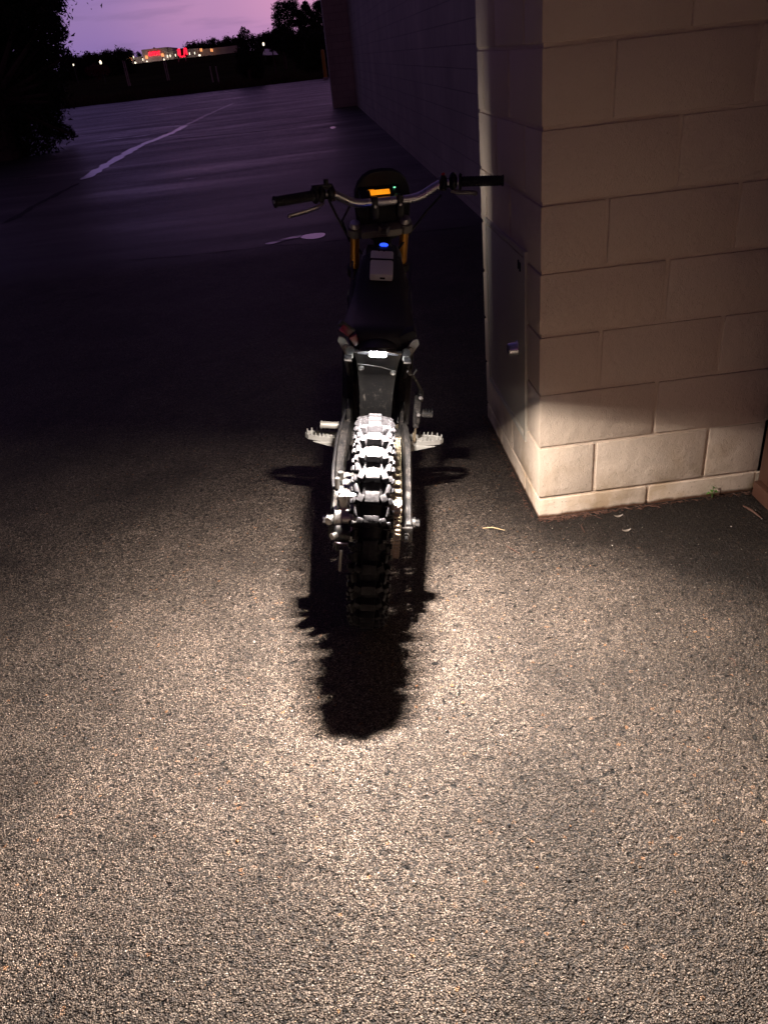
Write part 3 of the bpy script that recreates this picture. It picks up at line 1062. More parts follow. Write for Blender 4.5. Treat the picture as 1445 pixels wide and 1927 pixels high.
# mudguard: the plate between tail and tyre
mg = MB()
secs = [(-0.020, 0.862, 0.066, 0.006), (0.020, 0.845, 0.066, 0.010), (0.100, 0.792, 0.060, 0.012), (0.165, 0.715, 0.054, 0.011), (0.205, 0.645, 0.050, 0.010), (0.245, 0.575, 0.050, 0.008), (0.30, 0.49, 0.048, 0.006)]
rings = []
for (y, z, hw, cv) in secs:
    row = []
    for i in range(9):
        u = -1 + 2 * i / 8
        row.append((hw * u, y + cv * u * u * 0.9, z + cv * (-u * u) * 0.5))
    back = [(x, y2 + 0.005, z2 + 0.003) for x, y2, z2 in reversed(row)]
    rings.append(row + back)
mg.loft(rings)
mgo = mg.build('mudguard', M['dusty_mudguard'], bike, 50)
for (x, y, z) in ((-0.046, 0.121, 0.757), (0.046, 0.134, 0.743)):
    b = MB()
    nrm = Vector((0, -0.77, -0.64)).normalized()
    c = Vector((x, y + 0.001, z + 0.001))
    b.lathe(c, nrm, [(0.0001, 0.0055), (0.0030, 0.0055), (0.0035, 0.0030), (0.0060, 0.0030), (0.0080, 0.0015), (0.0085, -0.006)], 20)
    b.build('bolt', M['peg'], mgo)
b = MB()
b.tube([(-0.056, 0.112, 0.776), (-0.02, 0.106, 0.776), (0.01, 0.112, 0.770), (0.05, 0.128, 0.754)], 0.0012, 6)
b.build('seam', M['pale_bracket'], mgo)

# tail light under the seat's end
tl = MB()
sec = []
for i in range(13):
    u = -1 + 2 * i / 12
    x = 0.048 * u
    yb = -0.070 + 0.030 * u * u
    sec.append([(x, yb, 0.879 - 0.012 * u * u), (x, yb + 0.004, 0.888 - 0.014 * u * u), (x, 0.03, 0.892 - 0.014 * u * u), (x, 0.03, 0.870 - 0.01 * u * u), (x, -0.040 + 0.03 * u * u, 0.872 - 0.012 * u * u)])
tl.loft(sec)
tlo = tl.build('tail_light', M['black_plastic'], bike, 40)
for i in range(3):
    x = -0.0145 + 0.0145 * i
    b = MB()
    rot = Matrix.Rotation(R(-LED_TILT), 3, 'X')
    b.box((x, -0.0655, 0.8695), (0.0125, 0.010, 0.012), rot, ch=0.003)
    b.build('led_lens', M['led'], tlo)
b = MB()
b.tube([(-0.062, -0.022, 0.858), (-0.03, -0.056, 0.8735), (-0.02, -0.064, 0.8765), (0.02, -0.064, 0.8765), (0.03, -0.056, 0.8735), (0.062, -0.022, 0.858)], 0.0022, 8)
b.build('chrome_lip', M['alu'], tlo)
ld = bpy.data.lights.new('tail_lamp', 'AREA')
ld.shape = 'RECTANGLE'
ld.size = 0.056
ld.size_y = 0.012
ld.energy = LED_POWER
ld.color = (1.0, 0.89, 0.80)
ld.use_nodes = True
ln = ld.node_tree
ln.nodes.clear()
lg = ln.nodes.new('ShaderNodeNewGeometry')
ldot = ln.nodes.new('ShaderNodeVectorMath'); ldot.operation = 'DOT_PRODUCT'
ln.links.new(lg.outputs['Incoming'], ldot.inputs[0]); ln.links.new(lg.outputs['Normal'], ldot.inputs[1])
lab = ln.nodes.new('ShaderNodeMath'); lab.operation = 'ABSOLUTE'
ln.links.new(ldot.outputs['Value'], lab.inputs[0])
ldv = ln.nodes.new('ShaderNodeMath'); ldv.operation = 'POWER'; ldv.inputs[1].default_value = -0.16    # the lens throws a little more to the sides
ln.links.new(lab.outputs[0], ldv.inputs[0])
lem = ln.nodes.new('ShaderNodeEmission')
ln.links.new(ldv.outputs[0], lem.inputs['Strength'])
lout = ln.nodes.new('ShaderNodeOutputLight')
ln.links.new(lem.outputs[0], lout.inputs[0])
lo = bpy.data.objects.new('tail_lamp', ld)
COL.objects.link(lo)
lo.parent = tlo
lo.location = (0, -0.060, 0.8600)
lo.rotation_euler = (R(-LED_TILT), 0, 0)
# second lamp inside the tail light, added to brighten the ground further back
l2 = ld.copy()
l2.name = 'tail_lamp'
l2.energy = 110.0
lo2 = bpy.data.objects.new('tail_lamp', l2)
COL.objects.link(lo2)
lo2.parent = tlo
lo2.location = (0, -0.064, 0.8625)
lo2.rotation_euler = (R(-66), 0, 0)

# brackets at both sides of the tail
for s in (-1, 1):
    b = MB()
    b.prism([(0.066, 0.835), (0.080, 0.835), (0.108, 0.882), (0.104, 0.896), (0.090, 0.893), (0.066, 0.856)], 1, -0.010, -0.004)
    if s < 0:
        b.xf(lambda p: Vector((-p.x, p.y, p.z)))
    bo = b.build('tail_bracket', M['pale_bracket'], bike, 0, 0.0015)
    b = MB()
    b.cyl((s * 0.084, -0.017, 0.868), (s * 0.084, -0.010, 0.868), 0.006, n=14)
    b.build('bolt', M['steel'], bo)
    b = MB()
    b.cyl((s * 0.070, -0.014, 0.838), (s * 0.088, -0.014, 0.838), 0.009, n=14)
    b.build('clamp', M['black_metal'], bo)
# broken red reflector pieces on the left, a black rubber flap on the right
b = MB()
b.box((-0.088, 0.005, 0.905), (0.034, 0.030, 0.020), Matrix.Rotation(0.6, 3, 'Y') @ Matrix.Rotation(-0.4, 3, 'X'), ch=0.003)
b.box((-0.062, -0.012, 0.890), (0.020, 0.016, 0.030), Matrix.Rotation(-0.5, 3, 'Y') @ Matrix.Rotation(0.3, 3, 'X'), ch=0.003)
b.build('reflector', M['red_lens'], bike)
b = MB()
b.box((-0.086, 0.012, 0.913), (0.044, 0.034, 0.014), Matrix.Rotation(0.6, 3, 'Y') @ Matrix.Rotation(-0.4, 3, 'X'), ch=0.003)
b.build('reflector_mount', M['black_plastic'], bike)
b = MB()
b.box((0.076, 0.026, 0.896), (0.050, 0.055, 0.026), Matrix.Rotation(-0.45, 3, 'Y'), ch=0.010)
b.build('side_flap', M['rubber_grip'], bike)

# seat
prof = [(0.000, 0.890, 0.062), (0.010, 0.905, 0.078), (0.035, 0.911, 0.086), (0.10, 0.900, 0.098), (0.22, 0.888, 0.100), (0.33, 0.884, 0.096), (0.43, 0.897, 0.086), (0.50, 0.920, 0.078), (0.57, 0.952, 0.072), (0.63, 0.968, 0.066)]
rings = []
for (y, z, hw) in prof:
    dz = 0.045
    rings.append([(-hw * 0.86, y, z - dz), (-hw, y, z - 0.022), (-hw * 0.93, y, z - 0.009), (-hw * 0.70, y, z - 0.002), (-hw * 0.3, y, z), (hw * 0.3, y, z), (hw * 0.70, y, z - 0.002), (hw * 0.93, y, z - 0.009), (hw, y, z - 0.022), (hw * 0.86, y, z - dz)])
b = MB()
b.loft(rings)
seat = b.build('seat', M['seat_vinyl'], bike, 50)
b = MB()
for s in (-1, 1):
    b.tube([(s * hw * 1.0, y, z - 0.024) for (y, z, hw) in prof[1:]], 0.0028, 6)
b.build('piping', M['black_clean'], seat)

# battery cover in front of the seat, with the lit power button
bc = MB()
prof = [(0.60, 0.958, 0.066), (0.70, 0.966, 0.066), (0.80, 0.960, 0.062), (0.86, 0.935, 0.055), (0.90, 0.895, 0.045)]
rings = [[(-hw * 1.15, y, 0.60), (-hw * 1.2, y, z - 0.10), (-hw, y, z - 0.015), (-hw * 0.8, y, z), (hw * 0.8, y, z), (hw, y, z - 0.015), (hw * 1.2, y, z - 0.10), (hw * 1.15, y, 0.60)] for (y, z, hw) in prof]
bc.loft(rings)
bco = bc.build('battery_cover', M['black_clean'], bike, 35)
BU = Vector((0.0055, 0.785, 0.9585))
b = MB()
b.lathe(BU, (0, -0.25, 0.97), [(0.0001, 0.006), (0.0150, 0.006), (0.0155, 0.0)], 24)
b.build('power_button', M['blue_led'], bco)
b = MB()
b.lathe(BU, (0, -0.25, 0.97), [(0.0160, 0.0), (0.0160, 0.007), (0.0200, 0.007), (0.0205, 0.0)], 24)
b.build('button_bezel', M['black_clean'], bco)

# frame: spars, cradle, subframe, motor
fr = MB()
for s in (-1, 1):
    fr.tube([(s * 0.035, 0.93, 0.90), (s * 0.085, 0.80, 0.80), (s * 0.098, 0.62, 0.62), (s * 0.090, 0.50, 0.42)], [0.026, 0.028, 0.028, 0.030], 8)
    fr.tube([(s * 0.035, 0.95, 0.82), (s * 0.080, 0.86, 0.55), (s * 0.080, 0.74, 0.33), (s * 0.080, 0.52, 0.30)], 0.018, 8)
    fr.tube([(s * 0.086, 0.64, 0.80), (s * 0.084, 0.30, 0.840), (s * 0.074, -0.02, 0.862)], 0.012, 8)
    fr.tube([(s * 0.092, 0.50, 0.60), (s * 0.090, 0.25, 0.74), (s * 0.078, 0.0, 0.845)], 0.011, 8)
    fr.box((s * 0.090, 0.49, 0.40), (0.016, 0.12, 0.20), ch=0.008)
fr.cyl((0, 0.975, 0.800), (0, 0.905, 0.955), 0.032, n=20)
fr.build('frame', M['black_metal'], bike, 40)
b = MB()
b.box((0, 0.70, 0.60), (0.135, 0.30, 0.44), ch=0.02)
b.build('battery_box', M['black_plastic'], bike)
b = MB()
b.cyl((-0.075, 0.60, 0.36), (0.070, 0.60, 0.36), 0.085, n=32)
b.cyl((0.070, 0.60, 0.36), (0.082, 0.60, 0.36), 0.06, n=32)
b.build('motor', M['black_metal'], bike)
b = MB()
b.tube([(0, 0.40, 0.52), (0, 0.47, 0.78)], [0.026, 0.026], 16)
for i in range(9):
    t = i / 8
    b.lathe((0, 0.405 + 0.06 * t, 0.54 + 0.22 * t), (0, 0.26, 0.965), [(0.030, -0.005), (0.036, 0), (0.030, 0.005)], 16)
b.build('shock_absorber', M['black_metal'], bike)

# side panels, dusty
for s in (-1, 1):
    b = MB()
    rings = []
    for (y, zt, zb, x) in ((0.02, 0.868, 0.835, 0.078), (0.20, 0.856, 0.770, 0.088), (0.40, 0.862, 0.690, 0.092), (0.56, 0.905, 0.700, 0.094), (0.68, 0.930, 0.780, 0.098)):
        rings.append([(s * x, y, zb), (s * (x + 0.006), y, zb + 0.01), (s * (x + 0.004), y, zt), (s * (x - 0.004), y, zt)])
    b.loft(rings)
    b.build('side_panel', M['black_plastic'], bike, 40)

# foot pegs
PW, PY, PZ = 0.2437, 0.4907, 0.365
for s in (-1, 1):
    b = MB()
    # platform outline seen from above: hinge end wide, tip rounded
    outl = [(0.125, -0.030), (0.200, -0.022), (0.232, -0.012), (0.244, 0.004), (0.238, 0.020), (0.215, 0.030), (0.150, 0.030), (0.125, 0.026)]
    inn = [(0.134, -0.022), (0.198, -0.015), (0.226, -0.006), (0.235, 0.005), (0.231, 0.014), (0.211, 0.023), (0.150, 0.023), (0.134, 0.020)]
    n = len(outl)
    vs = []
    for ring in (outl, inn):
        for z in (0.009, -0.009):
            vs += [(x, PY + y, PZ + z) for x, y in ring]
    fs = []
    for i in range(n):
        j = (i + 1) % n
        fs += [(i, j, 2 * n + j, 2 * n + i), (n + i, 3 * n + i, 3 * n + j, n + j), (i, n + i, n + j, j), (2 * n + i, 2 * n + j, 3 * n + j, 3 * n + i)]
    b.add(vs, fs)
    b.box((0.160, PY + 0.001, PZ), (0.052, 0.005, 0.012))
    b.box((0.186, PY + 0.004, PZ), (0.005, 0.040, 0.012))
    b.prism([(0.120, PZ - 0.010), (0.150, PZ - 0.010), (0.132, PZ - 0.034), (0.124, PZ - 0.034)], 1, PY - 0.028, PY - 0.018)
    b.prism([(0.122, PZ - 0.030), (0.140, PZ - 0.030), (0.215, PZ - 0.009), (0.130, PZ - 0.009)], 1, PY - 0.029, PY - 0.023)
    for i in range(n):
        p, q = Vector((*outl[i], 0)), Vector((*outl[(i + 1) % n], 0))
        L = (q - p).length
        kn = max(1, int(L / 0.013))
        for t in range(kn):
            u = p.lerp(q, (t + 0.5) / kn)
            if u.x < 0.130:
                continue
            c = Vector((0.185, 0, 0))
            u = u + (c - u).normalized() * 0.004
            b.cyl((u.x, PY + u.y, PZ + 0.008), (u.x, PY + u.y, PZ + 0.021), 0.0042, 0.0016, n=6)
    if s < 0:
        b.xf(lambda p: Vector((-p.x, p.y, p.z)))
    po = b.build('footpeg', M['peg'], bike, 30, 0.0012)
    b = MB()
    b.box((s * 0.112, PY, PZ - 0.004), (0.034, 0.040, 0.030), ch=0.005)
    b.cyl((s * 0.118, PY - 0.028, PZ), (s * 0.118, PY + 0.028, PZ), 0.007, n=12)
    b.build('peg_mount', M['black_metal'], po)

# stub of a lever on the left, pale cylinder
b = MB()
b.cyl((-0.105, 0.44, 0.432), (-0.180, 0.44, 0.432), 0.0125, n=20)
b.lathe((-0.180, 0.44, 0.432), (-1, 0, 0), [(0.0125, 0), (0.0145, 0.001), (0.0145, 0.006), (0.010, 0.007), (0.0001, 0.004)], 20)
b.build('side_stand_stub', M['pale_bracket'], bike)

# rear brake master cylinder and pedal on the right
mc = MB()
mc.box((0.140, 0.44, 0.508), (0.024, 0.026, 0.105), ch=0.005)
mc.box((0.148, 0.435, 0.560), (0.020, 0.022, 0.040), ch=0.005)
mc.cyl((0.140, 0.44, 0.458), (0.140, 0.44, 0.438), 0.010, n=14)
mco = mc.build('brake_cylinder', M['black_metal'], bike)
b = MB()
b.cyl((0.140, 0.44, 0.438), (0.138, 0.455, 0.376), 0.0042, n=10)
b.box((0.138, 0.453, 0.395), (0.012, 0.012, 0.030), ch=0.002)
b.build('push_rod', M['chain'], mco)
for (x, y, z) in ((0.145, 0.424, 0.492), (0.148, 0.420, 0.556)):
    b = MB()
    b.lathe((x, y, z), (0, -1, 0.2), [(0.0001, 0.008), (0.006, 0.008), (0.0075, 0.006), (0.009, 0.003), (0.009, -0.004)], 18)
    b.build('bolt', M['steel'], mco)
b = MB()
b.box((0.176, 0.44, 0.490), (0.038, 0.028, 0.018), ch=0.004)
for i in range(4):
    b.box((0.162 + 0.010 * i, 0.44, 0.502), (0.003, 0.024, 0.008))
b.build('brake_pedal', M['black_metal'], bike)
b = MB()
b.tube([(0.150, 0.430, 0.575), (0.128, 0.43, 0.612), (0.104, 0.38, 0.66), (0.092, 0.30, 0.70)], [0.006, 0.006, 0.004, 0.004], 8)
b.build('brake_line', M['black_plastic'], mco)
b = MB()
b.tube([(0.088, 0.16, 0.742), (0.098, 0.20, 0.716), (0.108, 0.20, 0.718), (0.116, 0.19, 0.738)], 0.0022, 6)
b.build('cable_tie', M['pale_bracket'], bike)

# fork
AXF = Vector((0, 1.26, WR))
fk = MB()
tops = 0.760


def onfork(x, s):
    return Vector((x, AXF.y, AXF.z)) + AX * s


for s in (-1, 1):
    fk.cyl(onfork(s * 0.092, -0.02), onfork(s * 0.092, 0.42), 0.026, n=20)
    fk.cyl(onfork(s * 0.092, 0.42), onfork(s * 0.092, 0.445), 0.030, n=20)
fk.cyl((-0.10, 1.26, WR), (0.10, 1.26, WR), 0.012, n=14)
fk.xf(steer)
fko = fk.build('fork', M['black_metal'], bike, 40)
for s in (-1, 1):
    b = MB()
    b.cyl(onfork(s * 0.092, 0.44), onfork(s * 0.092, tops), 0.0170, n=24)
    b.xf(steer)
    b.build('stanchion', M['gold'], fko)
    b = MB()
    b.cyl(onfork(s * 0.092, tops - 0.004), onfork(s * 0.092, tops + 0.012), 0.021, 0.017, n=20)
    b.xf(steer)
    b.build('fork_cap', M['alu'], fko)
for nm, sA, hh in (('upper_clamp', tops - 0.022, 0.030), ('lower_clamp', 0.565, 0.034)):
    b = MB()
    m = Matrix((Vector((1, 0, 0)), Vector((1, 0, 0)).cross(AX) * -1, AX)).transposed()
    o0 = -0.030
    b.box(onfork(0, sA) + m @ Vector((0, o0 * 0.4, 0)), (0.150, 0.050, hh), m, ch=0.008)
    for s in (-1, 1):
        b.cyl(onfork(s * 0.092, sA - hh / 2), onfork(s * 0.092, sA + hh / 2), 0.029, n=20)
    b.xf(steer)
    b.build(nm, M['black_metal'] if nm == 'lower_clamp' else M['pale_bracket'], fko, 40)
b = MB()
b.cyl(onfork(0.004, tops - 0.01) + Vector((0, -0.045, -0.015)), onfork(0.004, tops + 0.014) + Vector((0, -0.045, -0.015)), 0.019, n=6)
b.xf(steer)
b.build('stem_nut', M['steel'], fko)

# handlebar
BC = Vector((0.020, 0.898, 1.087))
RISE, SWEEP, BW = 0.046, 0.085, 0.396
bar = MB()
half = [(0, 0, 0), (0.085, 0, 0.0), (0.110, -0.002, 0.004), (0.130, -0.006, 0.011), (0.170, -0.014, 0.033), (0.188, -0.018, 0.042), (0.210, -0.024, RISE), (0.30, -0.053, RISE + 0.002), (BW - 0.012, -SWEEP, RISE)]
pts = [BC + Vector((-x, y, z)) for x, y, z in reversed(half[1:])] + [BC + Vector(p) for p in half]
rad = [0.0111 if abs((p - BC).x) > 0.2 else 0.0148 for p in pts]
bar.tube(pts, rad, 16)
bar.xf(steer)
baro = bar.build('handlebar', M['bar_silver'], bike, 60)


def barpt(s, x):
    for (a, b2) in zip(half, half[1:]):
        if a[0] <= x <= b2[0]:
            t = (x - a[0]) / (b2[0] - a[0])
            return BC + Vector((s * x, a[1] + (b2[1] - a[1]) * t, a[2] + (b2[2] - a[2]) * t))
    return BC + Vector((s * x, -SWEEP, RISE))


for s in (-1, 1):
    g = MB()
    p, q = barpt(s, BW - 0.138), barpt(s, BW - 0.013)
    d = (q - p).normalized()
    g.cyl(p, q + d * 0.012, 0.0165, 0.0165, n=20)
    g.lathe(p, d, [(0.0001, -0.006), (0.027, -0.006), (0.028, -0.002), (0.025, 0.002), (0.0165, 0.004)], 24)
    L = (q - p).length
    for i in range(12):
        g.lathe(p + d * (0.012 + (L - 0.02) * i / 11), d, [(0.0165, -0.0028), (0.0176, -0.0012), (0.0176, 0.0012), (0.0165, 0.0028)], 20)
    g.lathe(q + d * 0.012, d, [(0.0165, -0.004), (0.0190, -0.002), (0.0190, 0.002), (0.013, 0.004), (0.0001, 0.003)], 20)
    g.xf(steer)
    go = g.build('grip', M['rubber_grip'], baro, 50)
    b = MB()
    b.lathe(q + d * 0.0155, d, [(0.0001, 0.0015), (0.006, 0.0015), (0.0065, 0.0)], 14)
    b.xf(steer)
    b.build('bar_end_plug', M['steel'], baro)
    # switch block / throttle housing
    b = MB()
    p0 = barpt(s, 0.232)
    b.sphere(p0 + Vector((0, 0, 0.003)), 0.026, 16, 10, (0.62, 0.95, 1.15))
    b.sphere(p0 + Vector((s * -0.035, 0, 0.003)), 0.023, 16, 10, (0.62, 0.95, 1.15))
    b.box(p0 + Vector((s * -0.018, 0.022, -0.004)), (0.055, 0.028, 0.030), ch=0.006)
    if s < 0:
        b.box(p0 + Vector((0.005, 0.002, 0.024)), (0.070, 0.030, 0.018), ch=0.005)
        b.box(p0 + Vector((0.020, 0.002, 0.038)), (0.016, 0.022, 0.020), ch=0.004)
    b.xf(steer)
    so = b.build('switch_block', M['black_clean'], baro, 50)
    if s > 0:
        b = MB()
        b.sphere(p0 + Vector((s * -0.035, -0.004, 0.030)), 0.007, 12, 8, (1, 1, 0.7))
        b.xf(steer)
        b.build('red_button', M['red_switch'], so)
    # brake lever
    b = MB()
    lv = [p0 + Vector((s * -0.004, 0.034, -0.012)), p0 + Vector((s * 0.010, 0.058, -0.020)), p0 + Vector((s * 0.050, 0.066, -0.026)), p0 + Vector((s * 0.105, 0.052, -0.026)), p0 + Vector((s * 0.135, 0.046, -0.024))]
    if s < 0:
        lv = [p0 + Vector((s * -0.004, 0.004, -0.026)), p0 + Vector((s * 0.012, -0.010, -0.036)), p0 + Vector((s * 0.040, -0.018, -0.042)), p0 + Vector((s * 0.080, -0.028, -0.048)), p0 + Vector((s * 0.118, -0.034, -0.052))]
    else:
        lv = [p0 + Vector((s * -0.004, 0.002, -0.026)), p0 + Vector((s * 0.015, -0.006, -0.034)), p0 + Vector((s * 0.045, -0.010, -0.036)), p0 + Vector((s * 0.068, -0.012, -0.038)), p0 + Vector((s * 0.078, -0.012, -0.041))]
    b.tube(lv, [0.007, 0.0065, 0.006, 0.006, 0.007], 10, flat=1.25)
    b.sphere(lv[-1], 0.0085, 12, 8)
    b.xf(steer)
    b.build('brake_lever', M['alu'] if s < 0 else M['pale_bracket'], baro, 60)
    # lever perch clamp on the bend
    b = MB()
    c = barpt(s, 0.196)
    b.box(c, (0.022, 0.040, 0.044), ch=0.005)
    b.xf(steer)
    co = b.build('perch_clamp', M['black_clean'], baro)
    for dz in (-0.013, 0.015):
        b = MB()
        b.cyl(c + Vector((0, -0.019, dz)), c + Vector((0, -0.0225, dz)), 0.0042, n=10)
        b.xf(steer)
        b.build('bolt', M['steel'], co)
    # handlebar clamp
    b = MB()
    c = BC + Vector((s * 0.045, 0, 0))
    b.box(c + Vector((0, 0.004, -0.018)), (0.024, 0.044, 0.075), ch=0.005)
    b.xf(steer)
    co = b.build('bar_clamp', M['black_clean'], baro)
    b = MB()
    b.lathe(c + Vector((0, -0.018, -0.012)), (0, -1, 0), [(0.0001, 0.003), (0.0035, 0.003), (0.0055, 0.0045), (0.006, 0)], 14)
    b.xf(steer)
    b.build('bolt', M['steel'], co)

# display above the bar
DP = BC + Vector((-0.014, 0.042, 0.026))
dm = Matrix.Rotation(R(38), 3, 'X')


def dpt(x, y, z=0):
    return DP + dm @ Vector((x, y, z))


b = MB()
b.box(DP + dm @ Vector((0, 0, -0.012)), (0.150, 0.072, 0.022), dm, ch=0.008)
b.xf(steer)
dpo = b.build('display', M['black_clean'], bike)
b = MB()
b.box(dpt(0, -0.002, 0.0005), (0.070, 0.0205, 0.003), dm, ch=0.001)
b.xf(steer)
scr = b.build('screen', M['lcd'], dpo)
b = MB()
for (x, w) in ((-0.027, 0.008), (-0.017, 0.009), (-0.004, 0.004)):
    for (yy, hh) in ((-0.009, 0.002), (-0.003, 0.002), (0.003, 0.002)):
        b.box(dpt(x, yy, 0.0022), (w, hh * 0.7, 0.0012), dm)
for (x, y, w, h) in ((0.010, -0.002, 0.0022, 0.013), (0.019, -0.002, 0.0022, 0.013), (0.0145, 0.004, 0.009, 0.002), (0.026, -0.002, 0.0022, 0.013), (0.0315, -0.002, 0.0022, 0.012), (0.030, -0.009, 0.008, 0.002), (-0.030, 0.010, 0.02, 0.0018)):
    b.box(dpt(x, y, 0.0022), (w, h, 0.0012), dm)
b.xf(steer)
b.build('digits', M['lcd_dark'], scr)
b = MB()
b.sphere(dpt(0.055, 0.013, 0.001), 0.0042, 12, 8, (1.2, 1, 0.6))
b.xf(steer)
b.build('indicator', M['green_led'], dpo)

# headlight cowl in front
b = MB()
rings = []
for (y, hw, zt, zb) in ((0.045, 0.100, 0.100, -0.10), (0.060, 0.104, 0.108, -0.14), (0.095, 0.090, 0.090, -0.15), (0.120, 0.060, 0.05, -0.12)):
    ring = []
    for i in range(20):
        a = 2 * math.pi * i / 20
        sx, sz = math.cos(a), math.sin(a)
        ring.append((BC.x + hw * (abs(sx) ** 0.8) * (1 if sx > 0 else -1), BC.y + y + 0.02, BC.z - 0.01 + (zt * (abs(sz) ** 0.8) if sz > 0 else zb * abs(sz) ** 0.8)))
    rings.append(ring)
b.loft(rings)
b.xf(steer)
hl = b.build('headlight', M['rubber_grip'], bike, 50)
b = MB()
b.lathe(BC + Vector((0, 0.142, -0.04)), (0, 1, 0), [(0.052, -0.004), (0.050, 0.004), (0.0001, 0.009)], 28)
b.xf(steer)
b.build('lens', emit('headlight_glass', (1.0, 0.93, 0.86), 6.0, (0.3, 0.3, 0.32)), hl)

hd = bpy.data.lights.new('headlamp', 'AREA')
hd.shape = 'DISK'
hd.size = 0.08
hd.energy = 2.2
hd.color = (1.0, 0.93, 0.86)
ho = bpy.data.objects.new('headlamp', hd)
COL.objects.link(ho)
ho.parent = hl
hpos = steer(BC + Vector((0, 0.158, -0.04)))
hdir = (steer(BC + Vector((0, 1, -0.04))) - steer(BC + Vector((0, 0, -0.04)))).normalized()
ho.location = hpos
ho.rotation_mode = 'QUATERNION'
ho.rotation_quaternion = hdir.to_track_quat('-Z', 'Z')

# front mudguard
b = MB()
rings = []
for (y, z, hw) in ((0.86, 0.735, 0.040), (0.97, 0.765, 0.055), (1.10, 0.770, 0.062), (1.28, 0.745, 0.062), (1.45, 0.69, 0.050), (1.52, 0.66, 0.030)):
    row = [(hw * u, y, z - 0.03 * u * u) for u in (-1, -0.6, -0.2, 0.2, 0.6, 1)]
    rings.append(row + [(x, y2, z2 - 0.004) for x, y2, z2 in reversed(row)])
b.loft(rings)
b.xf(steer)
b.build('mudguard', M['black_plastic'], bike, 50)

# cables about the head
for pts in ([(-0.20, 0.92, 1.09), (-0.17, 0.97, 1.02), (-0.13, 0.98, 0.95), (-0.06, 0.95, 0.88)], [(0.20, 0.94, 1.11), (0.16, 1.00, 1.05), (0.11, 1.0, 0.98), (0.05, 0.96, 0.90)],
            [(-0.12, 0.99, 1.06), (-0.15, 0.99, 1.00), (-0.12, 0.97, 0.93)]):
    b = MB()
    b.tube(pts, 0.0045, 8)
    b.build('cable', M['black_plastic'], bike)

# the white box strapped on top of the bike
dx = Matrix.Rotation(R(25.5), 3, 'X')
A = (Matrix.Rotation(-PSI, 3, 'Z') @ Matrix.Rotation(LAM, 3, 'Y'))
wb_loc = Vector((0.0006, 0.528, 0.9400))
wb = empty('tracker_box', bike.location + A @ wb_loc, 'small white two part plastic box strapped on top of the bike', 'box')
wb.rotation_mode = 'QUATERNION'
wb.rotation_quaternion = (A @ dx).to_quaternion()
b = MB()
b.box((0, -0.017, 0.013), (0.073, 0.072, 0.026), ch=0.006)
b.build('lower_case', M['white_plastic'], wb)
b = MB()
b.box((0, 0.044, 0.012), (0.073, 0.046, 0.024), ch=0.006)
b.build('upper_case', M['white_plastic'], wb)
b = MB()
b.box((0, 0.020, 0.0135), (0.076, 0.005, 0.029), ch=0.001)
b.build('strap', M['black_clean'], wb)
b = MB()
b.box((0.004, -0.0535, 0.012), (0.016, 0.003, 0.006), ch=0.001)
b.build('port', M['black_clean'], wb)
for x in (-0.010, 0.006):
    b = MB()
    b.box((x, 0.064, 0.0245), (0.005, 0.005, 0.002))
    b.build('notch', M['black_clean'], wb)

# ------------------------------------------------------------------ small litter and growth about the foot of the wall


def stalk(name, a, c, r, mat, label, cat, bend=0.006, group=None):
    a, c = Vector(a), Vector(c)
    mid = (a + c) / 2 + Vector((random.uniform(-bend, bend), random.uniform(-bend, bend), abs(bend)))
    b = MB()
    b.tube([a, a.lerp(mid, 0.6), mid, c.lerp(mid, 0.6), c], [r * 0.6, r, r, r * 0.9, r * 0.4], 6)
    o = b.build(name, mat, None)
    return tag(o, label, cat, group)


def g3(px, py, z=0.003):
    p = at_z(px, py, z)
    return (p.x, p.y, z)


stalk('straw', g3(908, 994), g3(950, 998), 0.0020, M['straw'], 'pale dry straw lying on the asphalt left of the pilaster corner', 'straw')
stalk('pine_needle', g3(952, 1027), g3(980, 1044), 0.0016, M['pine_needle'], 'thin red pine needle lying below the pale straw', 'pine needle')
stalk('pine_needle', g3(1096, 985), g3(1100, 1003), 0.0016, M['pine_needle'], 'curved red pine needle in front of the pilaster base', 'pine needle', 0.012)
stalk('pine_needle', g3(1370, 1238), g3(1384, 1254), 0.0010, M['pine_needle'], 'short brown pine needle on open asphalt at the right', 'pine needle')
stalk('twig', g3(1398, 952), g3(1432, 975), 0.0045, M['pine_needle'], 'thick reddish bark strip near the red brown door frame', 'bark')
for (x, y, lab) in ((1178, 999, 'curled pale dry leaf on the asphalt in front of the pilaster'), (1163, 972, 'second dry leaf close to the foot of the pilaster')):
    c = Vector(g3(x, y))
    b = MB()
    rings = []
    for i in range(7):
        t = -1 + 2 * i / 6
        w = 0.003 * (1 - t * t) + 0.0005
        zz = 0.006 * t * t + 0.002
        rings.append([(c.x + 0.016 * t, c.y - w, zz), (c.x + 0.016 * t, c.y + w, zz + 0.003), (c.x + 0.016 * t, c.y + w, zz + 0.0036), (c.x + 0.016 * t, c.y - w, zz + 0.0006)])
    b.loft(rings)
    tag(b.build('dry_leaf', M['pale_leaf'], None), lab, 'leaf')
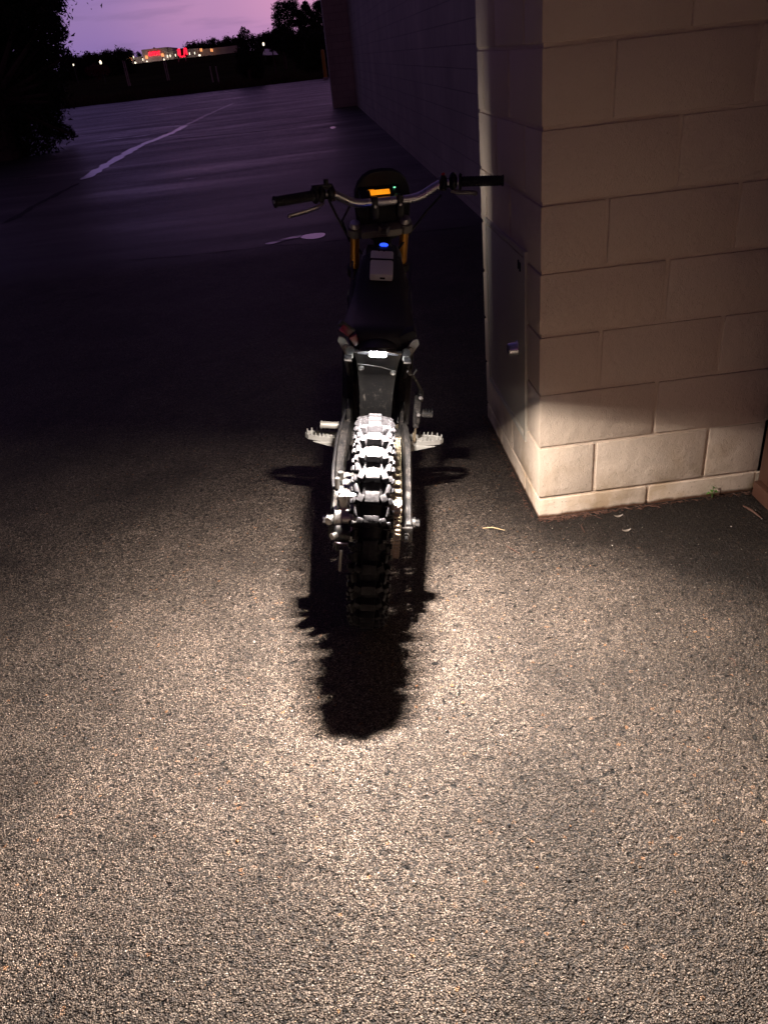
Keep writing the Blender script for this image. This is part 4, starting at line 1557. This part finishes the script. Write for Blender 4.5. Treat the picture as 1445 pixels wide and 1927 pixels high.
# pine straw drifted along the base
vs, fs = [], []
for i in range(480):
    if i < 340:
        x = abs(rng.normal(0, 0.20)) if i < 230 else rng.uniform(0.3, 0.85)
        y = -0.012 - abs(rng.normal(0, 0.012))
    else:
        x, y = -0.012 - abs(rng.normal(0, 0.008)), rng.uniform(0.0, 0.95)
    a = rng.normal(0, 0.5) + (math.pi / 2 if i >= 340 else 0)
    L = rng.uniform(0.006, 0.026)
    z = rng.uniform(0.002, 0.006)
    dx_, dy_ = math.cos(a) * L / 2, math.sin(a) * L / 2
    n = len(vs)
    w = 0.0009
    nxv, nyv = -math.sin(a) * w, math.cos(a) * w
    vs += [(x - dx_ + nxv, y - dy_ + nyv, z), (x - dx_ - nxv, y - dy_ - nyv, z), (x + dx_ - nxv, y + dy_ - nyv, z * 0.6), (x + dx_ + nxv, y + dy_ + nyv, z * 0.6), (x, y, z + 0.0015)]
    fs += [(n, n + 1, n + 4), (n + 1, n + 2, n + 4), (n + 2, n + 3, n + 4), (n + 3, n, n + 4)]
o = raw('pine_straw', vs, fs, M['pine_needle'])
tag(o, 'reddish pine straw and grit drifted along the foot of the pilaster', 'debris', None, 'stuff')
# weed
wc = Vector((0.648, -0.014, 0))
wd = empty('weed', wc, 'small green weed sprouting at the foot of the pilaster', 'weed')
b = MB()
vsl = []
for (a, l, h) in ((0.3, 0.020, 0.022), (1.5, 0.012, 0.046), (2.8, 0.022, 0.020), (4.0, 0.016, 0.034), (5.2, 0.014, 0.030), (0.9, 0.016, 0.038)):
    d = Vector((math.cos(a), math.sin(a) * 0.6 - 0.3, 0))
    s = Vector((-math.sin(a), math.cos(a), 0))
    base = d * l * 0.3 + Vector((0, 0, h))
    n = [base, base + d * l * 0.5 + s * 0.008 + Vector((0, 0, 0.004)), base + d * l + Vector((0, 0, -0.002)), base + d * l * 0.5 - s * 0.008 + Vector((0, 0, 0.004))]
    b.loft([[p for p in n], [p + Vector((0, 0, 0.0008)) for p in n]])
b.build('leaves', M['weed'], wd)
b = MB()
for (a, l, h) in ((0.3, 0.008, 0.022), (1.5, 0.006, 0.046), (2.8, 0.008, 0.020), (4.0, 0.006, 0.034)):
    b.tube([(0, 0, -0.005), (math.cos(a) * l * 0.3, math.sin(a) * l * 0.3 - 0.002, h * 0.6), (math.cos(a) * l, math.sin(a) * l * 0.6 - 0.003, h)], 0.0012, 6)
b.build('stem', M['weed'], wd)

# loose grit on the asphalt, too many to count
vs, fs = [], []
for i in range(2600):
    x = rng.uniform(-1.7, 0.85)
    y = rng.uniform(-1.75, 0.4)
    if x > -0.02 and y > -0.02:
        continue
    r = rng.choice([0.0016, 0.002, 0.0025, 0.0034, 0.0048], p=[0.4, 0.3, 0.2, 0.08, 0.02]) * rng.uniform(0.8, 1.2)
    n = len(vs)
    q = rng.uniform(0.6, 1.2, 6)
    a = rng.uniform(0, 6.28)
    ca, sa = math.cos(a), math.sin(a)
    for (dx_, dy_, dz_), m_ in zip(((1, 0, 0), (0, 1, 0), (-1, 0, 0), (0, -1, 0), (0, 0, 1), (0, 0, -1)), q):
        vs.append((x + (dx_ * ca - dy_ * sa) * r * m_, y + (dx_ * sa + dy_ * ca) * r * m_, r * 0.6 + dz_ * r * 0.8 * m_))
    fs += [(n + p, n + (p + 1) % 4, n + 4) for p in range(4)] + [(n + (p + 1) % 4, n + p, n + 5) for p in range(4)]
kg = NT('grit')
gpos = kg.n('ShaderNodeNewGeometry')
kg.set(Base_Color=kg.ramp(gpos.outputs['Random Per Island'], [(0.0, (0.012, 0.012, 0.013)), (0.45, (0.10, 0.085, 0.07)), (0.75, (0.28, 0.24, 0.20)), (0.965, (0.36, 0.17, 0.07)), (0.985, (0.6, 0.55, 0.5))], 'CONSTANT'), Roughness=0.5)
o = raw('grit', vs, fs, kg.m)
tag(o, 'loose grit scattered over the lit asphalt', 'grit', None, 'stuff')

# ------------------------------------------------------------------ trees


def leaf_cloud(clumps, n, size, jitter=1.0, flat=1.0):
    """many leaf-sized faces spread through ellipsoidal clumps (centre, radius)"""
    vol = np.array([c[1] ** 2 for c in clumps])
    cnt = rng.multinomial(n, vol / vol.sum())
    vs, fs = [], []
    for (c, r), k_ in zip(clumps, cnt):
        d = rng.normal(size=(k_, 3))
        d /= np.linalg.norm(d, axis=1)[:, None]
        rad = r * rng.uniform(0.15, 1.0, k_) ** 0.5 * (1 + 0.16 * rng.normal(size=k_))
        p = np.array(c) + d * rad[:, None] * np.array([1, 1, flat])
        u = rng.normal(size=(k_, 3)); u /= np.linalg.norm(u, axis=1)[:, None]
        w = np.cross(u, rng.normal(size=(k_, 3))); w /= np.linalg.norm(w, axis=1)[:, None] + 1e-9
        s = size * rng.uniform(0.5, 1.3, k_)[:, None]
        for a, b2, c2 in zip(p + u * s, p + w * s * 0.6, p - u * s):
            m = len(vs)
            vs += [tuple(a), tuple(b2), tuple(c2)]
            fs.append((m, m + 1, m + 2))
    return vs, fs


def tree(name, label, cat, base, height, clumps, n, leaf, mat, trunk_r, group=None, flat=1.0, limbs=True):
    base = Vector(base)
    t = empty(name, base, label, cat, group)
    b = MB()
    top = max(c[0][2] for c in clumps)
    b.tube([(0, 0, -0.3), (0.03 * height * 0.2, 0, height * 0.3), (-0.01 * height, 0, height * 0.6), (0, 0, top * 0.95)], [trunk_r * 1.2, trunk_r, trunk_r * 0.7, trunk_r * 0.25], 10)
    if limbs:
        for (c, r) in clumps[:40]:
            z0 = max(0.15 * height, c[2] - abs(c[0]) * 0.6 - 0.15 * height)
            b.tube([(0, 0, min(z0, top * 0.9)), (c[0] * 0.5, c[1] * 0.5, (z0 + c[2]) / 2), c], [trunk_r * 0.35, trunk_r * 0.22, trunk_r * 0.08], 6)
    b.build('trunk', M['bark'], t)
    vs, fs = leaf_cloud(clumps, n, leaf, flat=flat)
    raw('crown', vs, fs, mat, t)
    return t


def screen_clumps(base, Y, lst, depth):
    """clumps of a crown standing at depth Y: (px, py, radius in px) -> around the base"""
    out = []
    for (x, y, r) in lst:
        p = at(x, y, Y + random.uniform(-depth, depth))
        out.append((tuple(p - base), r * (p.y - CAM_C.y) / FPX))
    return out


# the big tree at the left, its crown leaving the picture
bt = at_z(20, 300)
lst = [(40, 10, 55), (95, -8, 28), (60, 60, 55), (100, 58, 18), (108, 46, 12), (20, 110, 60), (80, 110, 34), (112, 104, 13), (126, 106, 9), (60, 170, 55), (95, 150, 22), (108, 142, 10), (-20, 60, 80), (-60, 160, 90),
       (20, 220, 60), (90, 210, 26), (104, 192, 12), (100, 240, 22), (124, 250, 14), (138, 254, 7), (60, 260, 45), (-10, 290, 60), (-70, 260, 80), (20, -60, 80), (-60, -60, 110), (60, -130, 90), (-40, -200, 120), (94, 28, 12), (84, 40, 16),
       (70, 120, 30), (108, 74, 12), (120, 60, 8), (105, 175, 14), (40, 300, 30), (-40, 330, 40)]
tree('deciduous_tree', 'large dark leafy tree filling the left edge of the photo', 'tree', bt, 9, screen_clumps(bt, bt.y + 1.5, lst, 1.4), 90000, 0.075, M['leaf'], 0.28)

# pines at the right, against the pink sky
PYD = 140
for (x0, lst, lab) in ((538, [(530, 14, 14), (548, 10, 13), (524, 32, 11), (545, 30, 12), (556, 22, 8), (520, 46, 7), (538, 48, 11), (552, 44, 9), (524, 58, 8), (544, 62, 10), (518, 57, 4)],
                        'tall pine with layered crown, leftmost of the pines by the far pilaster'),
                       (573, [(574, 14, 8), (566, 28, 9), (582, 24, 7), (574, 40, 11), (562, 44, 7), (586, 40, 7), (570, 56, 8), (584, 56, 8), (574, 6, 4)], 'narrow pine with pointed top between two broader pines'),
                       (598, [(598, 12, 10), (608, 20, 9), (592, 28, 9), (606, 36, 11), (594, 46, 9), (610, 52, 8), (598, 58, 9), (602, 6, 7), (620, 30, 12)], 'round topped pine right beside the far pilaster')):
    bs = at(x0, 127, PYD)
    bs.z = field_z(bs.x, PYD)
    tree('pine_tree', lab, 'tree', bs, 13, screen_clumps(bs, PYD, lst, 1.5), 9000, 0.17, M['pine_leaf'], 0.22, 'pines by the far pilaster', 0.7)

# dark shrubs below the pines, along the edge of the lot
for (x0, Y, lst, lab) in ((520, 105, [(505, 72, 9), (520, 68, 10), (535, 66, 12), (512, 84, 9), (530, 82, 12)], 'dark rounded shrub under the leftmost pine'),
                          (556, 98, [(545, 78, 14), (560, 72, 15), (575, 74, 14), (556, 94, 16), (572, 98, 18), (576, 118, 16), (548, 96, 12)], 'wide dark shrub under the narrow middle pine'),
                          (598, 88, [(588, 80, 18), (606, 78, 18), (596, 100, 18), (610, 104, 18), (584, 116, 14), (600, 126, 17), (582, 132, 10), (592, 138, 9)], 'tall dark shrub standing behind the yellow post')):
    bs = at(x0, 140, Y)
    bs.z = field_z(bs.x, Y)
    tree('shrub', lab, 'shrub', bs, 4, screen_clumps(bs, Y, lst, 1.0), 5000, 0.18, M['leaf'], 0.10, 'dark shrubs below the pines', limbs=False)

# the lone bushy tree in the middle
bs = at_z(470, 150); bs.y = 77.0
bs = at(470, 149, 77.0); bs.z = field_z(bs.x, 77)
lst = [(458, 56, 5), (456, 66, 7), (466, 60, 4), (470, 72, 8), (478, 74, 6), (452, 80, 7), (462, 82, 12), (478, 84, 9), (454, 98, 11), (472, 98, 13), (486, 98, 8), (450, 106, 7), (460, 116, 13), (478, 116, 13), (490, 112, 7), (466, 132, 14), (482, 132, 13), (492, 128, 7), (452, 128, 8), (472, 142, 14), (488, 142, 9), (452, 74, 3), (449, 66, 2)]
tree('deciduous_tree', 'lone dark bushy tree right of the red signs', 'tree', bs, 5.5, screen_clumps(bs, 77.5, lst, 0.8), 9000, 0.11, M['leaf'], 0.10)

# distant tree line
spec = [(150, 116, 9, 240, 'dark treetop at the left end of the distant tree line'), (166, 112, 11, 240, 'rounded tree left of the small street lamp'), (186, 111, 10, 240, 'low tree behind the small street lamp'),
        (206, 106, 11, 250, 'broad tree left of the cinema, second from its wall'), (226, 101, 9, 260, 'upright tree with narrow top left of the cinema'), (246, 104, 9, 620, 'round tree showing over the low left wing of the cinema'), (262, 104, 6, 620, 'small tree touching the left side of the cinema tower'),
        (367, 88, 5, 620, 'small round tree above the cinema roof right of the tall red sign'), (381, 87, 7, 620, 'larger round tree above the cinema roof'), (401, 80, 7, 640, 'dome shaped tree behind the right end of the cinema'), (414, 82, 6, 640, 'low tree just right of the dome shaped tree'),
        (432, 77, 8, 640, 'broad tree between the cinema and the lone bushy tree'), (444, 80, 7, 640, 'tree touching the left edge of the lone bushy tree'), (498, 74, 9, 420, 'distant tree just right of the lone bushy tree'), (134, 122, 8, 230, 'small dark tree beside the crown of the big left tree')]
for (x, y, r, Y, lab) in spec:
    bs = at(x, y + r, Y)
    gz = field_z(bs.x, Y)
    bs.z = gz
    c = at(x, y, Y)
    h = c.z - gz
    rm = r * (Y - CAM_C.y) / FPX
    cl = [((random.uniform(-0.6, 0.6) * rm, random.uniform(-0.6, 0.6) * rm, h + random.uniform(-0.8, 0.5) * rm), rm * random.uniform(0.45, 0.75)) for _ in range(7)]
    cl += [((random.uniform(-0.9, 0.9) * rm, 0, h * q), rm * 0.8) for q in (0.15, 0.35, 0.55, 0.75)]
    tree('deciduous_tree', lab, 'tree', bs, max(h, 1), cl, 3200, rm * 0.13, M['leaf'], rm * 0.08, 'distant tree line', limbs=False)
# the wood that closes the horizon behind them, one mass
vs, fs = [], []
for (xa, ya, xb, yb, Y, n) in ((120, 121, 170, 114, 262, 60), (170, 114, 240, 106, 262, 80), (355, 93, 460, 80, 655, 60), (485, 80, 640, 66, 430, 90)):
    cl = []
    for i in range(n):
        t = random.random()
        x, y = xa + (xb - xa) * t, ya + (yb - ya) * t
        p = at(x, y + random.uniform(-1.5, 3), Y + random.uniform(-6, 6))
        g = field_z(p.x, p.y)
        rm = random.uniform(0.010, 0.020) * Y * 0.55
        q = random.random() ** 0.6
        cl.append(((p.x, p.y, g + (p.z - g) * q), rm))
    v2, f2 = leaf_cloud(cl, n * 260, Y * 0.0016)
    o_ = len(vs)
    vs += v2
    fs += [(a + o_, b2 + o_, c2 + o_) for a, b2, c2 in f2]
o = raw('woodland', vs, fs, M['leaf'])
tag(o, 'dark far-off wood closing the horizon beyond the field', 'wood', None, 'stuff')
bs = at(180, 138, 170)
bs.z = field_z(bs.x, 170)
tree('shrub', 'dusky red shrub in the field left of the cinema', 'shrub', bs, 2.4, screen_clumps(bs, 170, [(168, 134, 6), (178, 129, 7), (190, 130, 7), (201, 132, 6), (184, 138, 8)], 0.8), 1500, 0.25, M['red_bush'], 0.08, limbs=False)

# ------------------------------------------------------------------ the cinema on the rise
CY = 500.0
SCL = (CY - CAM_C.y) / FPX                    # metres per photo pixel there
cb = at(290, 119, CY)
cb.z = field_z(cb.x, CY) - 0.5
cin = empty('cinema', cb, 'long pale cinema building on the rise with a red lit sign on its tower', 'building')


def cloc(px, py, dy=0.0):
    return at(px, py, CY + dy) - cb


def cbox(nm, xa, xb, ytop, depth, mat, dy=0.0, par=None, drop=3.0):
    a, c = cloc(xa, ytop), cloc(xb, ytop)
    b = MB()
    z1 = (a.z + c.z) / 2
    b.box(((a.x + c.x) / 2, dy + depth / 2, (z1 - drop) / 2), (c.x - a.x, depth, z1 + drop))
    return b.build(nm, mat, par or cin, 0)


cbox('wall', 238, 266, 108, 26, M['cinema_wall'], 2.0)
cbox('tower', 265.5, 315, 91, 20, M['cinema_wall'])
cbox('tower_return', 315, 323.5, 89.5, 22, M['cinema_wall'], 1.0)
cbox('wall', 323.5, 372, 93, 26, M['cinema_wall'], 3.0)
cbox('wall', 372, 446, 89, 30, M['cinema_wall'], 5.0)
a = cloc(290, 89.5)
b = MB()
b.prism([(a.x - 1.4, a.z - 0.8), (a.x + 1.4, a.z - 0.8), (a.x, a.z + 0.25)], 1, 0.2, 1.0)
b.build('gable', M['cinema_wall'], cin, 0)
p = cloc(291.5, 104.2)
text_mesh('sign_letters', 'amc', 3.9, M['sign_red'], cin, (p.x, -0.4, p.z), (R(90), 0, 0), 0.15, 0.15, 0.06)
for (x, y) in ((245, 111), (276.5, 107.5), (306.5, 103.5), (398, 94.5), (378, 94)):
    for s in (-1, 1):
        p = cloc(x + s * 1.3, y)
        b = MB()
        b.cyl((p.x, -0.35 if 265 < x < 316 else 2.0, p.z - 0.7), (p.x, -0.35 if 265 < x < 316 else 2.0, p.z + 0.7), 0.24, n=10)
        b.build('wall_lamp', M['warm_lamp'], cin)
for (x, y) in ((269.5, 112), (316, 106), (321, 105), (331, 104), (357.5, 101), (367, 100), (252, 107.5)):
    p = cloc(x, y)
    b = MB()
    b.box((p.x, -0.5, p.z), (0.34, 0.25, 1.1), ch=0.05)
    b.build('lit_window', M['white_lamp'], cin)

for (x, y, lab) in ((255, 118, 'ground floodlight left of the cinema tower'), (277, 115.5, 'ground floodlight below the cinema tower'), (309.5, 112, 'ground floodlight under the tower right of the red letters'), (376, 104, 'bright ground floodlight right of the tall red sign')):
    p = at(x, y, CY - 6)
    t = empty('floodlight', (p.x, p.y, p.z), lab, 'floodlight', 'floodlights in front of the cinema')
    b = MB()
    b.sphere((0, 0, 0), 0.62 if x != 277 else 0.4, 12, 8, (1.0, 0.6, 0.7))
    b.build('lens', M['white_lamp'], t)
    b = MB()
    b.cyl((0, 0.3, -p.z + field_z(p.x, p.y) - 0.3), (0, 0.3, 0), 0.09, n=8)
    b.build('stand', M['pole_paint'], t)
    fl = bpy.data.lights.new('floodlight_lamp', 'POINT')
    fl.energy = 170
    fl.shadow_soft_size = 0.7
    fl.color = (1.0, 0.80, 0.66)
    fo = bpy.data.objects.new('floodlight_lamp', fl)
    COL.objects.link(fo)
    fo.parent = t
    fo.location = (0, 0.9, 0.6)

# tall red sign on two posts in front of the cinema
SY = 330.0
sb = at(343.5, 128, SY)
sb.z = field_z(sb.x, SY) - 0.3
sgn = empty('pylon_sign', sb, 'tall red neon sign on two posts right of the cinema tower', 'sign')


def sl(px, py):
    return at(px, py, SY) - sb


def sbar(nm, pts, r, mat, dy=-0.25):
    b = MB()
    b.tube([(sl(x, y).x, dy, sl(x, y).z) for x, y in pts], r, 8)
    return b.build(nm, mat, sgn)


for xa, xb in ((336, 338), (350, 351)):
    sbar('post', [(xa, 107), (xb, 127.5)], 0.16, M['pole_paint'], 0.2)
a, c = sl(333, 92), sl(354, 107)
b = MB()
b.box(((a.x + c.x) / 2, 0, (a.z + c.z) / 2), (c.x - a.x, 0.35, a.z - c.z), ch=0.05)
panel = b.build('sign_panel', M['black_clean'], sgn)
for pts, r in (([(335, 93.2), (337.4, 105)], 0.26), ([(338.4, 92.6), (339.4, 104)], 0.26), ([(347, 91.6), (347.6, 103)], 0.26), ([(350.4, 91.2), (352.4, 103)], 0.26),
               ([(335, 93), (339, 92.3)], 0.15), ([(346.5, 91.2), (351, 90.8)], 0.15), ([(338.6, 107), (341, 105.4), (343.5, 107.4), (346, 105), (349.5, 106.6)], 0.20)):
    sbar('neon_tube', pts, r, M['sign_red'])

# street lamps, poles, road glimpsed at the right
for (x, ytop, ybot, Y, lit, lab) in ((190, 117.5, 134, 200, 1, 'small lit street lamp left of the cinema above the red shrub'), (139, 122, 140, 210, 1, 'faint lit street lamp beside the big left tree'), (496, 83, 100, 230, 1, 'lit street lamp right of the lone bushy tree')):
    p, q = at(x, ytop, Y), at(x + 1, ybot, Y)
    t = empty('street_lamp', (p.x, p.y, field_z(p.x, Y)), lab, 'street lamp', 'street lamps in the distance')
    h = p.z - field_z(p.x, Y)
    b = MB()
    b.cyl((0, 0, -0.3), (0, 0, h), 0.09, 0.06, n=8)
    b.build('pole', M['black_metal'], t)
    b = MB()
    b.sphere((0, -0.1, h), 0.30 if x != 139 else 0.16, 12, 8, (0.8, 0.6, 1.3))
    b.build('lamp_head', M['white_lamp'], t)
for (x, yt, yb, Y, lab) in ((232, 115, 137, 150, 'thin pale pole in the field, left one of a pair'), (235.5, 116, 136, 150, 'thin pale pole in the field, right one of a pair'), (307, 108, 130, 160, 'thin pale pole below the red letters'), (311, 110, 128, 160, 'shorter pale pole beside the one below the red letters'),
                        (396, 126, 140, 120, 'thin marker post in the field left of the lone bushy tree'), (407, 126, 141, 110, 'second marker post nearer the lone bushy tree')):
    p = at(x, yt, Y)
    b = MB()
    g = field_z(p.x, Y) - 0.2
    hh = p.z
    b.cyl((p.x, Y, g), (p.x - 0.05, Y, hh), 0.10, 0.07, n=8)
    b.lathe((p.x - 0.05, Y, hh), (0, 0, 1), [(0.07, 0), (0.09, 0.02), (0.09, 0.06), (0.0001, 0.09)], 8)
    tag(b.build('marker_pole', M['pole_paint'], None), lab, 'pole', 'pale poles in the field')
rv = []
for (x, y, Y) in ((494, 104, 190), (524, 103, 190), (514, 92, 330), (498, 92, 330)):
    p = at(x, y, Y)
    rv.append((p.x, p.y, max(p.z, field_z(p.x, p.y) + 0.25)))
o = raw('road', rv, [(0, 1, 2, 3)], M['road'])
o['kind'] = 'structure'
p = at(613, 149, 68.5)
yp = empty('bollard', (p.x, 68.5, 0), 'yellow painted pipe post beside the far pilaster', 'post')
b = MB()
b.lathe((0, 0, 0), (0, 0, 1), [(0.14, 0.12), (0.14, 1.92), (0.12, 2.0), (0.06, 2.05), (0.0001, 2.06)], 20)
b.build('pipe', M['yellow'], yp)
b = MB()
b.box((0, 0, 0.06), (0.42, 0.42, 0.12), ch=0.02)
b.build('base', M['pole_paint'], yp)

# overhead cable
P0, P1 = at(-260, 14, 40), at(620, -45, 40)
pts = []
for i in range(25):
    t = i / 24
    q = P0.lerp(P1, t)
    q.z -= 0.55 * 4 * t * (1 - t) * 0.4
    pts.append(q)
b = MB()
b.tube(pts, 0.026, 6)
tag(b.build('power_line', M['cable'], None), 'thin dark overhead cable crossing the sky at the upper left', 'cable')
